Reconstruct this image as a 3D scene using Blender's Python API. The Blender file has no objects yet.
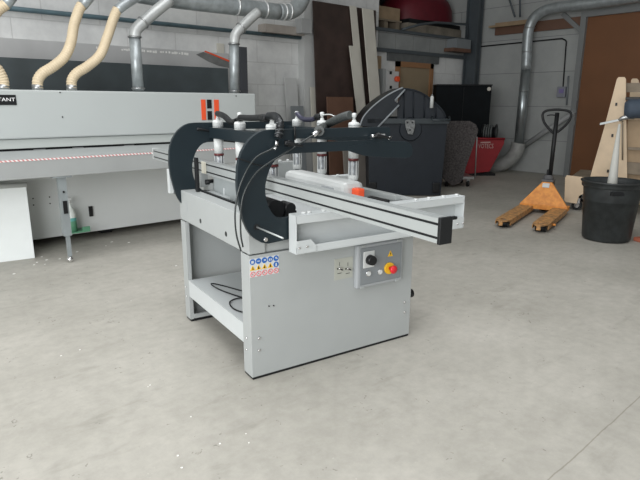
import bpy, bmesh, math, random
from mathutils import Vector, Matrix
random.seed(7)
C = bpy.context.scene.collection
PI = math.pi
# ------------------------------------------------------------------ camera
FPX, PITCH, ROLL, HEAD, MA, H = 549.04, .245253, .00526, .857408, -.144364, 1.25
cp, sp = math.cos(PITCH), math.sin(PITCH)
FW = Vector((cp*math.cos(HEAD), cp*math.sin(HEAD), -sp))
r0 = Vector((math.sin(HEAD), -math.cos(HEAD), 0)); u0 = r0.cross(FW)
RT = math.cos(ROLL)*r0 + math.sin(ROLL)*u0
UP = -math.sin(ROLL)*r0 + math.cos(ROLL)*u0
CAM = Vector((0, 0, H))
cam = bpy.data.cameras.new('camera'); co = bpy.data.objects.new('camera', cam); C.objects.link(co)
co.matrix_world = Matrix(((RT.x, UP.x, -FW.x, 0), (RT.y, UP.y, -FW.y, 0), (RT.z, UP.z, -FW.z, H), (0, 0, 0, 1)))
cam.sensor_width = 36; cam.lens = FPX/640*36; cam.clip_start = .05; cam.clip_end = 60
bpy.context.scene.camera = co

# measuring helpers: where the line of sight of a photograph point meets a plane of the place
def ray(x, y): return RT*((x-320)/FPX) - UP*((y-240)/FPX) + FW
def pl(x, y, n, q):
    n = Vector(n); d = ray(x, y); return CAM + d*((n.dot(Vector(q)-CAM))/n.dot(d))
def wx(x, y, X): return pl(x, y, (1, 0, 0), (X, 0, 0))
def wy(x, y, Y): return pl(x, y, (0, 1, 0), (0, Y, 0))
def wz(x, y, Z=0): return pl(x, y, (0, 0, 1), (0, 0, Z))
O = wz(252.5, 380.3)
MU = Vector((math.cos(MA), math.sin(MA), 0)); MV = Vector((-math.sin(MA), math.cos(MA), 0))
def loc(P): P = P-O; return Vector((P.dot(MU), P.dot(MV), P.z))
def mb(x, y, b): return loc(pl(x, y, MV, O+MV*b))
def ma(x, y, a): return loc(pl(x, y, MU, O+MU*a))
def mz(x, y, z): return loc(wz(x, y, z))
NF = Vector((.656, .755, 0)); NE = Vector((.755, -.656, 0))      # facing the camera / along to the right

# ------------------------------------------------------------------ materials
def mat(name, col, rough=.5, metal=0, noise=0, nscale=8, col2=None, bump=0, bscale=60, spec=.5):
    m = bpy.data.materials.new(name); m.use_nodes = True
    nt = m.node_tree; b = nt.nodes['Principled BSDF']
    b.inputs['Base Color'].default_value = (*col, 1); b.inputs['Roughness'].default_value = rough
    b.inputs['Metallic'].default_value = metal; b.inputs['Specular IOR Level'].default_value = spec
    tc = nt.nodes.new('ShaderNodeTexCoord')
    n = nt.nodes.new('ShaderNodeTexNoise'); n.inputs['Scale'].default_value = nscale; n.inputs['Detail'].default_value = 6
    nt.links.new(tc.outputs['Object'], n.inputs['Vector'])
    r = nt.nodes.new('ShaderNodeValToRGB')
    c2 = col2 or tuple(c*(1-noise) for c in col)
    r.color_ramp.elements[0].position = .35; r.color_ramp.elements[1].position = .65
    r.color_ramp.elements[0].color = (*c2, 1); r.color_ramp.elements[1].color = (*col, 1)
    nt.links.new(n.outputs['Fac'], r.inputs['Fac']); nt.links.new(r.outputs['Color'], b.inputs['Base Color'])
    if bump:
        n2 = nt.nodes.new('ShaderNodeTexNoise'); n2.inputs['Scale'].default_value = bscale
        nt.links.new(tc.outputs['Object'], n2.inputs['Vector'])
        bp = nt.nodes.new('ShaderNodeBump'); bp.inputs['Strength'].default_value = bump; bp.inputs['Distance'].default_value = .01
        nt.links.new(n2.outputs['Fac'], bp.inputs['Height']); nt.links.new(bp.outputs['Normal'], b.inputs['Normal'])
    return m
M = dict(
 paint=mat('light_grey_paint', (.375, .395, .39), .42, noise=.03),
 paintw=mat('white_paint', (.54, .57, .57), .4, noise=.03),
 hood=mat('grey_white_hood_paint', (.45, .48, .47), .5, noise=.03, nscale=2),
 lower=mat('cool_grey_paint', (.66, .685, .675), .5, noise=.04, nscale=2),
 anth=mat('anthracite_paint', (.0105, .0185, .0235), .42, noise=.1, spec=.35),
 alu=mat('anodised_aluminium', (.40, .425, .42), .35, .25, noise=.03),
 chrome=mat('chrome', (.75, .75, .75), .15, 1, noise=.02),
 steel=mat('steel', (.45, .46, .46), .35, .9, noise=.1),
 galv=mat('galvanised_steel', (.44, .48, .49), .36, .45, noise=.25, nscale=14),
 galvpaint=mat('painted_steel_leg', (.26, .29, .295), .5, noise=.15),
 black=mat('black_plastic', (.012, .013, .014), .4, noise=.1, spec=.3),
 rubber=mat('black_rubber', (.010, .011, .012), .4, noise=.1, spec=.3),
 greyr=mat('grey_corrugated_plastic', (.10, .115, .11), .5, noise=.1),
 panel=mat('mid_grey_panel', (.215, .235, .245), .45, noise=.05),
 panelf=mat('panel_frame_grey', (.35, .37, .38), .4, noise=.05),
 red=mat('red_plastic', (.65, .02, .03), .35, noise=.05),
 orange=mat('orange_red_plastic', (.85, .10, .03), .4, noise=.05),
 yellow=mat('yellow_plastic', (.80, .47, .02), .4, noise=.05),
 blue=mat('sign_blue', (.02, .12, .42), .5, noise=.05),
 white=mat('white_plastic', (.58, .60, .59), .4, noise=.03),
 cream=mat('cream_hose_plastic', (.70, .58, .40), .5, noise=.1),
 darkred=mat('dark_red_ring', (.12, .02, .02), .4, noise=.1),
 plate=mat('beige_grey_plate', (.42, .43, .38), .5, noise=.08),
 board=mat('dark_grey_board', (.055, .07, .075), .6, noise=.35, nscale=3),
 bin=mat('dark_slate_bin_plastic', (.015, .020, .027), .5, noise=.15, bump=.1, spec=.35),
 binl=mat('bin_lid_plastic', (.013, .018, .024), .45, noise=.15, spec=.35),
 wal=mat('dark_walnut_board', (.055, .034, .028), .55, noise=.35, nscale=5),
 brown=mat('brown_board', (.16, .085, .055), .6, noise=.15, nscale=5),
 bdoor=mat('brown_hardboard', (.20, .083, .032), .6, noise=.12, nscale=2),
 offw=mat('off_white_board', (.62, .60, .53), .6, noise=.08, nscale=4),
 tan=mat('tan_timber', (.36, .26, .16), .6, noise=.2, nscale=6),
 ply=mat('birch_plywood', (.74, .58, .40), .55, noise=.14, nscale=6),
 greywood=mat('weathered_grey_wood', (.27, .22, .16), .7, noise=.25, nscale=9),
 navy=mat('navy_fabric', (.065, .09, .125), .7, noise=.2),
 bucket=mat('black_bucket_plastic', (.03, .035, .036), .5, noise=.45, nscale=12, bump=.1),
 truck=mat('worn_orange_paint', (.80, .33, .06), .5, noise=0, nscale=22, col2=(.62, .22, .04)),
 fork=mat('scuffed_orange_brown_paint', (.66, .34, .12), .55, noise=0, nscale=30, col2=(.26, .15, .07)),
 felt=mat('speckled_grey_felt', (.10, .09, .088), .95, noise=.6, nscale=45, bump=.4, bscale=120),
 skip=mat('red_skip_paint', (.34, .018, .026), .45, noise=.15),
 skiptxt=mat('faded_white_lettering', (.65, .45, .42), .6, noise=.1),
 green=mat('green_label', (.12, .33, .20), .5, noise=.1),
 bottle=mat('milky_plastic', (.75, .80, .76), .35, noise=.05),
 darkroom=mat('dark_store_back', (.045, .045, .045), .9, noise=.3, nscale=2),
 column=mat('grey_steel_column', (.075, .09, .10), .5, noise=.1),
 concrete=mat('white_painted_column', (.56, .57, .56), .7, noise=.1, nscale=3),
 pipe=mat('blue_grey_pipe', (.12, .19, .22), .5, noise=.2),
 pinkred=mat('tape_red', (.75, .12, .12), .6, noise=.05),
 reddark=mat('deep_red_tarpaulin', (.13, .007, .016), .5, noise=.2),
 chips=mat('white_paper_chips', (.85, .85, .82), .7, noise=.05),
 door=mat('beige_door_leaf', (.30, .235, .15), .6, noise=.06),
 frame=mat('orange_brown_frame', (.33, .17, .08), .6, noise=.1),
)

def wall_mat(name, base, dark, bw, bh, mortar, axis):
    m = bpy.data.materials.new(name); m.use_nodes = True; nt = m.node_tree; b = nt.nodes['Principled BSDF']
    b.inputs['Roughness'].default_value = .85
    tc = nt.nodes.new('ShaderNodeTexCoord'); sep = nt.nodes.new('ShaderNodeSeparateXYZ'); comb = nt.nodes.new('ShaderNodeCombineXYZ')
    nt.links.new(tc.outputs['Object'], sep.inputs[0])
    nt.links.new(sep.outputs[axis], comb.inputs['X']); nt.links.new(sep.outputs['Z'], comb.inputs['Y'])
    br = nt.nodes.new('ShaderNodeTexBrick'); nt.links.new(comb.outputs[0], br.inputs['Vector'])
    br.inputs['Scale'].default_value = 1; br.inputs['Brick Width'].default_value = bw; br.inputs['Row Height'].default_value = bh
    br.inputs['Mortar Size'].default_value = .006; br.inputs['Mortar Smooth'].default_value = .3
    br.inputs['Color1'].default_value = (*base, 1); br.inputs['Color2'].default_value = (*[c*.95 for c in base], 1)
    br.inputs['Mortar'].default_value = (*mortar, 1)
    n = nt.nodes.new('ShaderNodeTexNoise'); n.inputs['Scale'].default_value = 2.3; n.inputs['Detail'].default_value = 9; n.inputs['Roughness'].default_value = .65
    nt.links.new(tc.outputs['Object'], n.inputs['Vector'])
    rp = nt.nodes.new('ShaderNodeValToRGB'); rp.color_ramp.elements[0].position = .3; rp.color_ramp.elements[1].position = .6
    rp.color_ramp.elements[0].color = (*dark, 1); rp.color_ramp.elements[1].color = (1, 1, 1, 1)
    nt.links.new(n.outputs['Fac'], rp.inputs['Fac'])
    mx = nt.nodes.new('ShaderNodeMix'); mx.data_type = 'RGBA'; mx.blend_type = 'MULTIPLY'; mx.inputs['Factor'].default_value = 1
    nt.links.new(br.outputs['Color'], mx.inputs['A']); nt.links.new(rp.outputs['Color'], mx.inputs['B'])
    nt.links.new(mx.outputs['Result'], b.inputs['Base Color'])
    bp = nt.nodes.new('ShaderNodeBump'); bp.inputs['Strength'].default_value = .4; bp.inputs['Distance'].default_value = .01
    nt.links.new(br.outputs['Fac'], bp.inputs['Height']); bp.invert = True
    nt.links.new(bp.outputs['Normal'], b.inputs['Normal'])
    return m
M['wall_l'] = wall_mat('painted_block_left', (.74, .75, .735), (.76, .76, .77), .62, .3, (.60, .60, .59), 'X')
M['wall_f'] = wall_mat('painted_panel_far', (.40, .415, .405), (.86, .86, .87), 14.0, .6, (.22, .23, .23), 'Y')
M['band'] = wall_mat('block_band', (.29, .305, .30), (.8, .8, .8), .47, .4, (.2, .2, .2), 'X')

def floor_mat():
    m = bpy.data.materials.new('worn_concrete'); m.use_nodes = True; nt = m.node_tree; b = nt.nodes['Principled BSDF']
    N = nt.nodes.new; L = nt.links.new
    tc = N('ShaderNodeTexCoord')
    def noise(scale, det, rough, vec=None):
        n = N('ShaderNodeTexNoise'); n.inputs['Scale'].default_value = scale; n.inputs['Detail'].default_value = det
        n.inputs['Roughness'].default_value = rough; L(vec or tc.outputs['Object'], n.inputs['Vector']); return n
    def ramp(src, p0, p1, c0, c1):
        r = N('ShaderNodeValToRGB'); r.color_ramp.elements[0].position = p0; r.color_ramp.elements[1].position = p1
        r.color_ramp.elements[0].color = (*c0, 1); r.color_ramp.elements[1].color = (*c1, 1); L(src, r.inputs['Fac']); return r
    def mul(a, bb, mode='MULTIPLY'):
        x = N('ShaderNodeMix'); x.data_type = 'RGBA'; x.blend_type = mode; x.inputs['Factor'].default_value = 1
        L(a, x.inputs['A']); L(bb, x.inputs['B']); return x.outputs['Result']
    base = ramp(noise(.9, 8, .6).outputs['Fac'], .3, .7, (.340, .328, .288), (.470, .452, .405))
    fine = ramp(noise(14, 10, .7).outputs['Fac'], .3, .65, (.85, .85, .85), (1.04, 1.04, 1.04))
    sm = N('ShaderNodeMapping'); sm.inputs['Scale'].default_value = (1, 3.5, 1); sm.inputs['Rotation'].default_value = (0, 0, .5); L(tc.outputs['Object'], sm.inputs['Vector'])
    streak = ramp(noise(2.6, 6, .6, sm.outputs[0]).outputs['Fac'], .27, .42, (.84, .84, .83), (1, 1, 1))
    # small dark stains and pale scuffs
    vo = N('ShaderNodeTexVoronoi'); vo.inputs['Scale'].default_value = 5; vo.inputs['Randomness'].default_value = 1
    dist = N('ShaderNodeVectorMath'); dist.operation = 'ADD'
    nn = noise(6, 4, .6); L(tc.outputs['Object'], dist.inputs[0]); L(nn.outputs['Color'], dist.inputs[1]); L(dist.outputs[0], vo.inputs['Vector'])
    st = ramp(vo.outputs['Distance'], .05, .12, (.60, .60, .59), (1, 1, 1))
    vo2 = N('ShaderNodeTexVoronoi'); vo2.inputs['Scale'].default_value = 7.3; L(dist.outputs[0], vo2.inputs['Vector'])
    sc = ramp(vo2.outputs['Distance'], .025, .05, (.16, .16, .15), (0, 0, 0))
    c = mul(mul(mul(base.outputs[0], fine.outputs[0]), streak.outputs[0]), st.outputs[0])
    c = mul(c, sc.outputs[0], 'ADD')
    # saw-cut joint
    p, q = wz(546, 480), wz(640, 395)
    d = (q-p).normalized(); nn2 = Vector((-d.y, d.x, 0))
    dot = N('ShaderNodeVectorMath'); dot.operation = 'DOT_PRODUCT'; L(tc.outputs['Object'], dot.inputs[0]); dot.inputs[1].default_value = nn2
    sub = N('ShaderNodeMath'); sub.operation = 'SUBTRACT'; L(dot.outputs['Value'], sub.inputs[0]); sub.inputs[1].default_value = nn2.dot(p)
    wob = N('ShaderNodeMath'); wob.operation = 'MULTIPLY_ADD'; L(noise(9, 4, .6).outputs['Fac'], wob.inputs[0]); wob.inputs[1].default_value = .012; L(sub.outputs[0], wob.inputs[2])
    ab = N('ShaderNodeMath'); ab.operation = 'ABSOLUTE'; L(wob.outputs[0], ab.inputs[0])
    j = ramp(ab.outputs[0], .0012, .0035, (.62, .60, .56), (1, 1, 1))
    c = mul(c, j.outputs[0])
    L(c, b.inputs['Base Color'])
    b.inputs['Roughness'].default_value = .62; b.inputs['Specular IOR Level'].default_value = .35
    bp = N('ShaderNodeBump'); bp.inputs['Strength'].default_value = .12; bp.inputs['Distance'].default_value = .01
    L(noise(40, 8, .7).outputs['Fac'], bp.inputs['Height']); L(bp.outputs['Normal'], b.inputs['Normal'])
    return m
M['floor'] = floor_mat()

# ------------------------------------------------------------------ mesh helpers
class B:
    def __init__(s): s.bm = bmesh.new()
    def add(s, verts, faces):
        vs = [s.bm.verts.new(v) for v in verts]
        for f in faces:
            try: s.bm.faces.new([vs[i] for i in f])
            except ValueError: pass
        return vs
    def hexa(s, p):      # 8 points: bottom 4 ccw, top 4 ccw
        return s.add(p, [(3, 2, 1, 0), (4, 5, 6, 7), (0, 1, 5, 4), (1, 2, 6, 5), (2, 3, 7, 6), (3, 0, 4, 7)])
    def box(s, x0, x1, y0, y1, z0, z1, bev=0):
        if x0 > x1: x0, x1 = x1, x0
        if y0 > y1: y0, y1 = y1, y0
        if z0 > z1: z0, z1 = z1, z0
        v = s.hexa([(x0, y0, z0), (x1, y0, z0), (x1, y1, z0), (x0, y1, z0), (x0, y0, z1), (x1, y0, z1), (x1, y1, z1), (x0, y1, z1)])
        if bev:
            es = {e for q in v for e in q.link_edges}
            bmesh.ops.bevel(s.bm, geom=list(es), offset=bev, segments=2, affect='EDGES', profile=.5)
        return s
    def obox(s, c, u, v, w, bev=0):   # centred box with half-vectors
        c, u, v, w = map(Vector, (c, u, v, w))
        vs = s.hexa([c-u-v-w, c+u-v-w, c+u+v-w, c-u+v-w, c-u-v+w, c+u-v+w, c+u+v+w, c-u+v+w])
        if bev: bmesh.ops.bevel(s.bm, geom=list({e for q in vs for e in q.link_edges}), offset=bev, segments=2, affect='EDGES', profile=.5)
        return s
    def tube(s, pts, r, seg=12, smooth=6, rf=None, cap=True):
        pts = [Vector(p) for p in pts]
        if smooth and len(pts) > 2:
            q = [pts[0]*2-pts[1]]+pts+[pts[-1]*2-pts[-2]]; out = []
            for i in range(1, len(q)-2):
                for k in range(smooth):
                    t = k/smooth; a, b, c, d = q[i-1:i+3]
                    out.append(.5*((2*b)+(c-a)*t+(2*a-5*b+4*c-d)*t*t+(3*b-a-3*c+d)*t**3))
            out.append(pts[-1]); pts = out
        elif rf and len(pts) == 2:
            pts = [pts[0].lerp(pts[1], i/24) for i in range(25)]
        n = len(pts); rings = []
        T = (pts[1]-pts[0]).normalized(); U = T.orthogonal().normalized()
        L = 0
        for i, p in enumerate(pts):
            t = (pts[min(i+1, n-1)]-pts[max(i-1, 0)]).normalized()
            U = (U-t*U.dot(t)).normalized(); V = t.cross(U)
            if i: L += (p-pts[i-1]).length
            rr = rf(i/(n-1), L)*r if rf else r
            rings.append([s.bm.verts.new(p+(U*math.cos(2*PI*k/seg)+V*math.sin(2*PI*k/seg))*rr) for k in range(seg)])
        for a, b in zip(rings, rings[1:]):
            for k in range(seg):
                f = s.bm.faces.new((a[k], a[(k+1) % seg], b[(k+1) % seg], b[k])); f.smooth = True
        if cap:
            s.bm.faces.new(rings[0][::-1]); s.bm.faces.new(rings[-1])
        return s
    def cyl(s, p, q, r, r2=None, seg=16):
        p, q = Vector(p), Vector(q); t = (q-p).normalized(); U = t.orthogonal().normalized(); V = t.cross(U)
        r2 = r if r2 is None else r2; R = []
        for c, rr in ((p, r), (q, r2)):
            R.append([s.bm.verts.new(c+(U*math.cos(2*PI*k/seg)+V*math.sin(2*PI*k/seg))*rr) for k in range(seg)])
        for k in range(seg):
            f = s.bm.faces.new((R[0][k], R[0][(k+1) % seg], R[1][(k+1) % seg], R[1][k])); f.smooth = True
        s.bm.faces.new(R[0][::-1]); s.bm.faces.new(R[1]); return s
    def lathe(s, c, prof, seg=32, close=False):      # prof [(r,z)]
        c = Vector(c); R = [[s.bm.verts.new(c+Vector((r*math.cos(2*PI*k/seg), r*math.sin(2*PI*k/seg), z))) for k in range(seg)] for r, z in prof]
        for a, b in zip(R, R[1:]):
            for k in range(seg):
                f = s.bm.faces.new((a[k], a[(k+1) % seg], b[(k+1) % seg], b[k])); f.smooth = True
        if close: s.bm.faces.new(R[0][::-1]); s.bm.faces.new(R[-1])
        return s
    def ring(s, c, n, r, t, seg=24, tseg=8, arc=(0, 2*PI)):
        c, n = Vector(c), Vector(n).normalized(); U = n.orthogonal().normalized(); V = n.cross(U)
        full = abs(arc[1]-arc[0]-2*PI) < 1e-4
        pts = [c+(U*math.cos(arc[0]+(arc[1]-arc[0])*k/seg)+V*math.sin(arc[0]+(arc[1]-arc[0])*k/seg))*r for k in range(seg+1)]
        return s.tube(pts, t, tseg, 0)
    def plate(s, outline, holes, origin, u, v, n, th):
        """outline in (u,v) coordinates, thickness along n"""
        origin, u, v, n = map(Vector, (origin, u, v, n)); t = bmesh.new(); es = []
        for loop in [outline]+list(holes):
            vs = [t.verts.new(origin+u*a+v*b) for a, b in loop]
            es += [t.edges.new((vs[i], vs[(i+1) % len(vs)])) for i in range(len(vs))]
        bmesh.ops.triangle_fill(t, use_beauty=True, use_dissolve=True, edges=es, normal=n)
        ex = bmesh.ops.extrude_face_region(t, geom=list(t.faces))
        bmesh.ops.translate(t, vec=n*th, verts=[g for g in ex['geom'] if isinstance(g, bmesh.types.BMVert)])
        bmesh.ops.recalc_face_normals(t, faces=t.faces)
        me = bpy.data.meshes.new('tmp'); t.to_mesh(me); t.free(); s.bm.from_mesh(me); bpy.data.meshes.remove(me)
        return s
    def build(s, name, m, parent=None, local=False, bevel=0, fix=True):
        bm = s.bm
        if fix: bmesh.ops.recalc_face_normals(bm, faces=bm.faces)
        me = bpy.data.meshes.new(name); o = bpy.data.objects.new(name, me); C.objects.link(o)
        if parent is not None:
            o.parent = parent
            if not local:
                bpy.context.view_layer.update(); bm.transform(parent.matrix_world.inverted())
        elif not local:
            xs = [v.co.x for v in bm.verts]; ys = [v.co.y for v in bm.verts]; zs = [v.co.z for v in bm.verts]
            c = Vector(((min(xs)+max(xs))/2, (min(ys)+max(ys))/2, min(zs))); bmesh.ops.translate(bm, vec=-c, verts=bm.verts); o.location = c
        bm.to_mesh(me); bm.free(); me.materials.append(m if not isinstance(m, str) else M[m])
        if bevel:
            md = o.modifiers.new('bevel', 'BEVEL'); md.width = bevel; md.segments = 2; md.limit_method = 'ANGLE'; md.angle_limit = .7
        return o
def thing(name, label, cat, at=(0, 0, 0), rz=0, group=None):
    o = bpy.data.objects.new(name, None); C.objects.link(o); o.empty_display_size = .1
    o.location = at; o.rotation_euler = (0, 0, rz); return tag(o, label, cat, group)
def tag(o, label, cat, group=None, kind=None):
    o['label'] = label; o['category'] = cat
    if group: o['group'] = group
    if kind: o['kind'] = kind
    return o
def struct(o): o['kind'] = 'structure'; return o
def text(name, body, size, origin, xdir, ydir, m, parent, ext=.001, sx=1):
    cu = bpy.data.curves.new(name, 'FONT'); cu.body = body; cu.size = size; cu.extrude = ext; cu.offset = .0
    cu.resolution_u = 2
    t = bpy.data.objects.new(name, cu); C.objects.link(t)
    dg = bpy.context.evaluated_depsgraph_get(); me = bpy.data.meshes.new_from_object(t.evaluated_get(dg))
    bpy.data.objects.remove(t)
    x, y = Vector(xdir).normalized(), Vector(ydir).normalized(); z = x.cross(y)
    mt = Matrix(((x.x*sx, y.x, z.x, origin[0]), (x.y*sx, y.y, z.y, origin[1]), (x.z*sx, y.z, z.z, origin[2]), (0, 0, 0, 1)))
    me.transform(mt); b = B(); b.bm.from_mesh(me); return b.build(name, m, parent, fix=False)

# ================================================================== the room
YW, XW, ZC = 6.75, 9.75, 5.0
struct(B().box(-6, 14, -6, 9, -.1, 0).build('floor', 'floor', local=True))
XM = wy(378, 40, YW).x                      # where the upper store opens
ZB0, ZB1 = wy(420, 52, YW).z, wy(420, 36, YW).z
w = B(); w.box(-6, XM, YW, YW+.2, 0, ZC); w.box(XM, XW+.2, YW, YW+.2, 0, ZB0)
struct(w.build('wall_left', 'wall_l', local=True))
struct(B().box(XM, XW+.2, YW-.02, YW+.18, ZB0, ZB1).build('trim_1', 'band', local=True))
b = B(); b.box(XM-.2, XW-.05, YW-.06, YW-.02, ZB1, ZB1+.05); b.box(XM-.2, XW-.05, YW-.07, YW-.02, ZB0-.06, ZB0)
struct(b.build('trim_2', 'column', local=True))
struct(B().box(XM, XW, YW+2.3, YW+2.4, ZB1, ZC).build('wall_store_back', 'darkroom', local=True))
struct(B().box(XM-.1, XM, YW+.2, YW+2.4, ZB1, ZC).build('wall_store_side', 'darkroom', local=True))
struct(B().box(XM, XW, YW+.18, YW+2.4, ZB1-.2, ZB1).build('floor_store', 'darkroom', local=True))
struct(B().box(XW, XW+.2, -6, YW+2.4, 0, ZC).build('wall_far', 'wall_f', local=True))
b = B()
b.box(-6, XW+.2, -6, -1.5, ZC, ZC+.1); b.box(-6, XW+.2, 4.6, YW+2.4, ZC, ZC+.1)
b.box(3.6, XW+.2, -1.5, 4.6, ZC, ZC+.1); b.box(-6, -1.6, -1.5, 4.6, ZC, ZC+.1)
struct(b.build('ceiling', 'concrete', local=True))
# white column on the left wall
a0, a1 = wy(304.5, 45, YW-.15).x, wy(317, 45, YW-.15).x
struct(B().box(a0, a1, YW-.15, YW, 0, ZC).build('trim_3', 'concrete', local=True))
# pale banner on the left wall with worn white marks
YB = YW-.05; xr = wy(229, 60, YB).x
bz = wy(100, 44.5, YB).z
bnr = thing('wall_banner', 'long pale grey banner with a dark swoosh on the wall above the dark back board', 'banner', (.8, YB, 1.3))
B().box(-3, xr, YB, YW, 1.3, bz, .003).build('banner_board', mat('banner_grey', (.50, .505, .50), .7, noise=.12, nscale=3), bnr)
K = lambda x, y: (lambda c: (c.x, c.z))(wy(x, y, YB))
B().plate([K(*p) for p in ((196, 54.5), (203, 52), (212, 55), (229, 62), (229, 68), (219, 66), (208, 61.5))], [], (0, YB-.004, 0), (1, 0, 0), (0, 0, 1), (0, 1, 0), .004).build('dark_swoosh', mat('swoosh_grey', (.19, .195, .19), .6, noise=.3, nscale=9), bnr)
B().plate([K(*p) for p in ((204, 51.6), (205, 50.6), (229.5, 60.4), (229, 62))], [], (0, YB-.006, 0), (1, 0, 0), (0, 0, 1), (0, 1, 0), .005).build('red_stripe', 'orange', bnr)
b = B(); x = 96.0
while x < 187:
    if not (104 < x < 120 or 134 < x < 138 or 156 < x < 159):
        p = wy(x, 47.8+(x-96)*.066+random.uniform(-.35, .35), YB); w_ = random.uniform(.014, .035); h_ = random.uniform(.008, .016)
        b.box(p.x, p.x+w_, YB-.002, YB, p.z-h_, p.z+h_)
    x += random.uniform(2.0, 3.2)
b.build('worn_white_marks', 'chips', bnr)['kind'] = 'stuff'
# pipe along the left wall
b = B(); zp = wy(100, 17.5, YW-.06).z
b.cyl((-3, YW-.06, zp), (a0, YW-.06, zp), .026)
tag(b.build('wall_pipe', 'pipe'), 'blue-grey pipe running along the white block wall above the long machine', 'pipe')
# steel column in the corner
b = B(); px0, px1 = wx(464, 50, 9.5), wx(476, 50, 9.5)
b.box(9.5, 9.66, px1.y, px1.y+.02, 0, ZC); b.box(9.5, 9.66, px0.y-.02, px0.y, 0, ZC); b.box(9.57, 9.59, px1.y, px0.y, 0, ZC)
struct(b.build('trim_5', 'column', local=True))
# wooden door under the store
Y = YW-.03
d0, d1, dt = wy(396.5, 64, Y).x, wy(433, 66, Y).x, wy(414, 62.5, Y).z
b = B(); b.box(d0, d0+.09, Y-.02, YW, 0, dt); b.box(d1-.09, d1, Y-.02, YW, 0, dt); b.box(d0, d1, Y-.02, YW, dt-.09, dt)
fr = struct(b.build('door_1', 'frame', local=True))
B().box(d0+.09, d1-.09, Y+.005, YW, 0, dt-.09).build('door_leaf', 'door', fr, local=True)
struct(B().box(wy(388, 55, Y).x, wy(439, 55, Y).x, Y-.01, YW, dt, ZB0-.06).build('trim_6', mat('lintel_concrete', (.13, .14, .14), .8, noise=.2), local=True))
# brown sliding door on the far wall with its grey frame
X = XW-.06
dl, zt = wx(579.5, 90, X).y, wx(590, 17, X).z
dbr = struct(B().box(X+.01, XW, dl-4.2, dl, .02, zt).build('door_2', 'bdoor', local=True))
b = B(); b.box(X-.06, XW, dl, dl+.09, 0, zt+.08); b.box(X-.06, XW, dl-4.2, dl, zt, zt+.08)
p = wx(563, 14, X); q = wx(584, 33, X); dd = (q-p).normalized()
b.obox((p+q)/2+Vector((.0, 0, 0)), (q-p)/2, Vector((0, dd.z, -dd.y))*.035, (.03, 0, 0))
for z in (.9, 1.1, 1.3): b.box(X-.08, X-.05, dl-.02, dl+.03, z, z+.05)
b.build('door_frame', mat('frame_grey', (.21, .22, .22), .5), dbr, local=True)

# ---- things on the far wall
p0, p1 = wx(495, 31.5, XW-.06), wx(700, 7, XW-.06)
zz = wx(495, 36, XW-.06).z
b = B(); b.box(XW-.06, XW-.01, wx(583, 25, XW-.06).y, wx(495, 30, XW-.06).y, wx(530, 32, XW-.06).z, wx(530, 22, XW-.06).z)
tag(b.build('brown_plank', 'brown'), 'long reddish-brown plank fixed high across the far wall', 'plank')
b = B(); ya, yb = wx(490, 27, 9.6).y, wx(531, 22, 9.6).y; z0 = wx(510, 23.5, 9.55).z
b.box(9.55, 9.685, yb, ya, z0-.035, z0+.0); b.box(9.58, 9.68, yb+.05, ya-.12, z0+.002, z0+.04)
r_ = thing('wall_shelf', 'high wall shelf with tan timber on a dark diagonal bracket', 'shelf', (9.72, (ya+yb)/2, z0-.02))
b.build('shelf_board', 'tan', r_)
b = B()
for s in (507, 520):
    B().tube([wx(s, -8, 9.5), wx(s+8 if s == 507 else s, 17, 9.5)], .018, 8, 0).build('bracket', 'column', r_)
# conduit and switch box
ct = thing('conduit', 'thin dark conduit running across the far wall down to a small box', 'conduit', wx(562, 96, XW-.02))
K = lambda x, y: wx(x, y, XW-.025)
b = B(); b.tube([K(482, 8), K(481, 44)], .010, 8, 0); b.tube([K(481, 46.5), K(562, 38.5)], .012, 8, 0); b.tube([K(562, 38.5), K(566, 41), K(566, 46)], .012, 8, 4); b.tube([K(566, 45), K(563, 87)], .011, 8, 0)
b.build('conduit_tube', 'rubber', ct)
b = B(); c = K(562, 92); b.box(XW-.07, XW, c.y-.075, c.y+.075, c.z-.09, c.z+.09, .008); sw = b.build('switch_box', mat('switch_grey', (.25, .26, .30), .5), ct)
b = B(); b.box(XW-.078, XW-.069, c.y-.05, c.y+.03, c.z-.02, c.z+.05); b.build('switch_face', mat('switch_violet', (.22, .18, .38), .5), sw)
b = B(); b.tube([K(568.5, 76), K(566.5, 105)], .016, 8, 0); b.build('short_strip', 'panel', ct)

# diagonal pale grey tube behind the pallet truck
b = B(); b.tube([wx(524, 146, 9.62), wx(574, 112, 9.62)], .045, 12, 0)
tag(b.build('slanting_tube', mat('pale_grey_tube', (.33, .34, .34), .5)), 'pale grey tube slanting up the far wall behind the pallet truck', 'pipe')

# extraction duct down the far wall
du = thing('extraction_duct', 'galvanised extraction duct bending down the far wall beside the red skip', 'duct', wx(524, 171, 9.4))
K = lambda x, y, X=9.45: wx(x, y, X)
rd = (K(520, 60)-K(530, 60)).length/2*.88
pts = [K(700, -14), K(640, -3.5), K(600, 2.5), K(560, 7), K(545, 10.5), K(535, 17), K(529.5, 27), K(527.5, 40), K(526, 70)]
B().tube(pts, rd, 18, 6).build('duct_bend', 'galv', du)
B().cyl(K(526, 68), K(518.5, 145), rd*.97).build('duct_pipe', mat('bright_galvanised', (.42, .46, .47), .28, .8, noise=.15), du)
b = B()
for y, x in ((28, 529.5), (52, 527.2), (91, 524)):
    B().ring(K(x, y), (0, 0, 1), rd*1.03, .008).build('duct_clamp', 'steel', du)
B().tube([K(518.5, 143, 9.45), K(516, 152, 9.43), K(508, 161, 9.38), K(497, 165.5, 9.3), K(470, 168, 9.2)], rd*1.5, 18, 6).build('duct_elbow', mat('pale_duct_plastic', (.34, .345, .33), .5, noise=.2, nscale=12), du)

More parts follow.
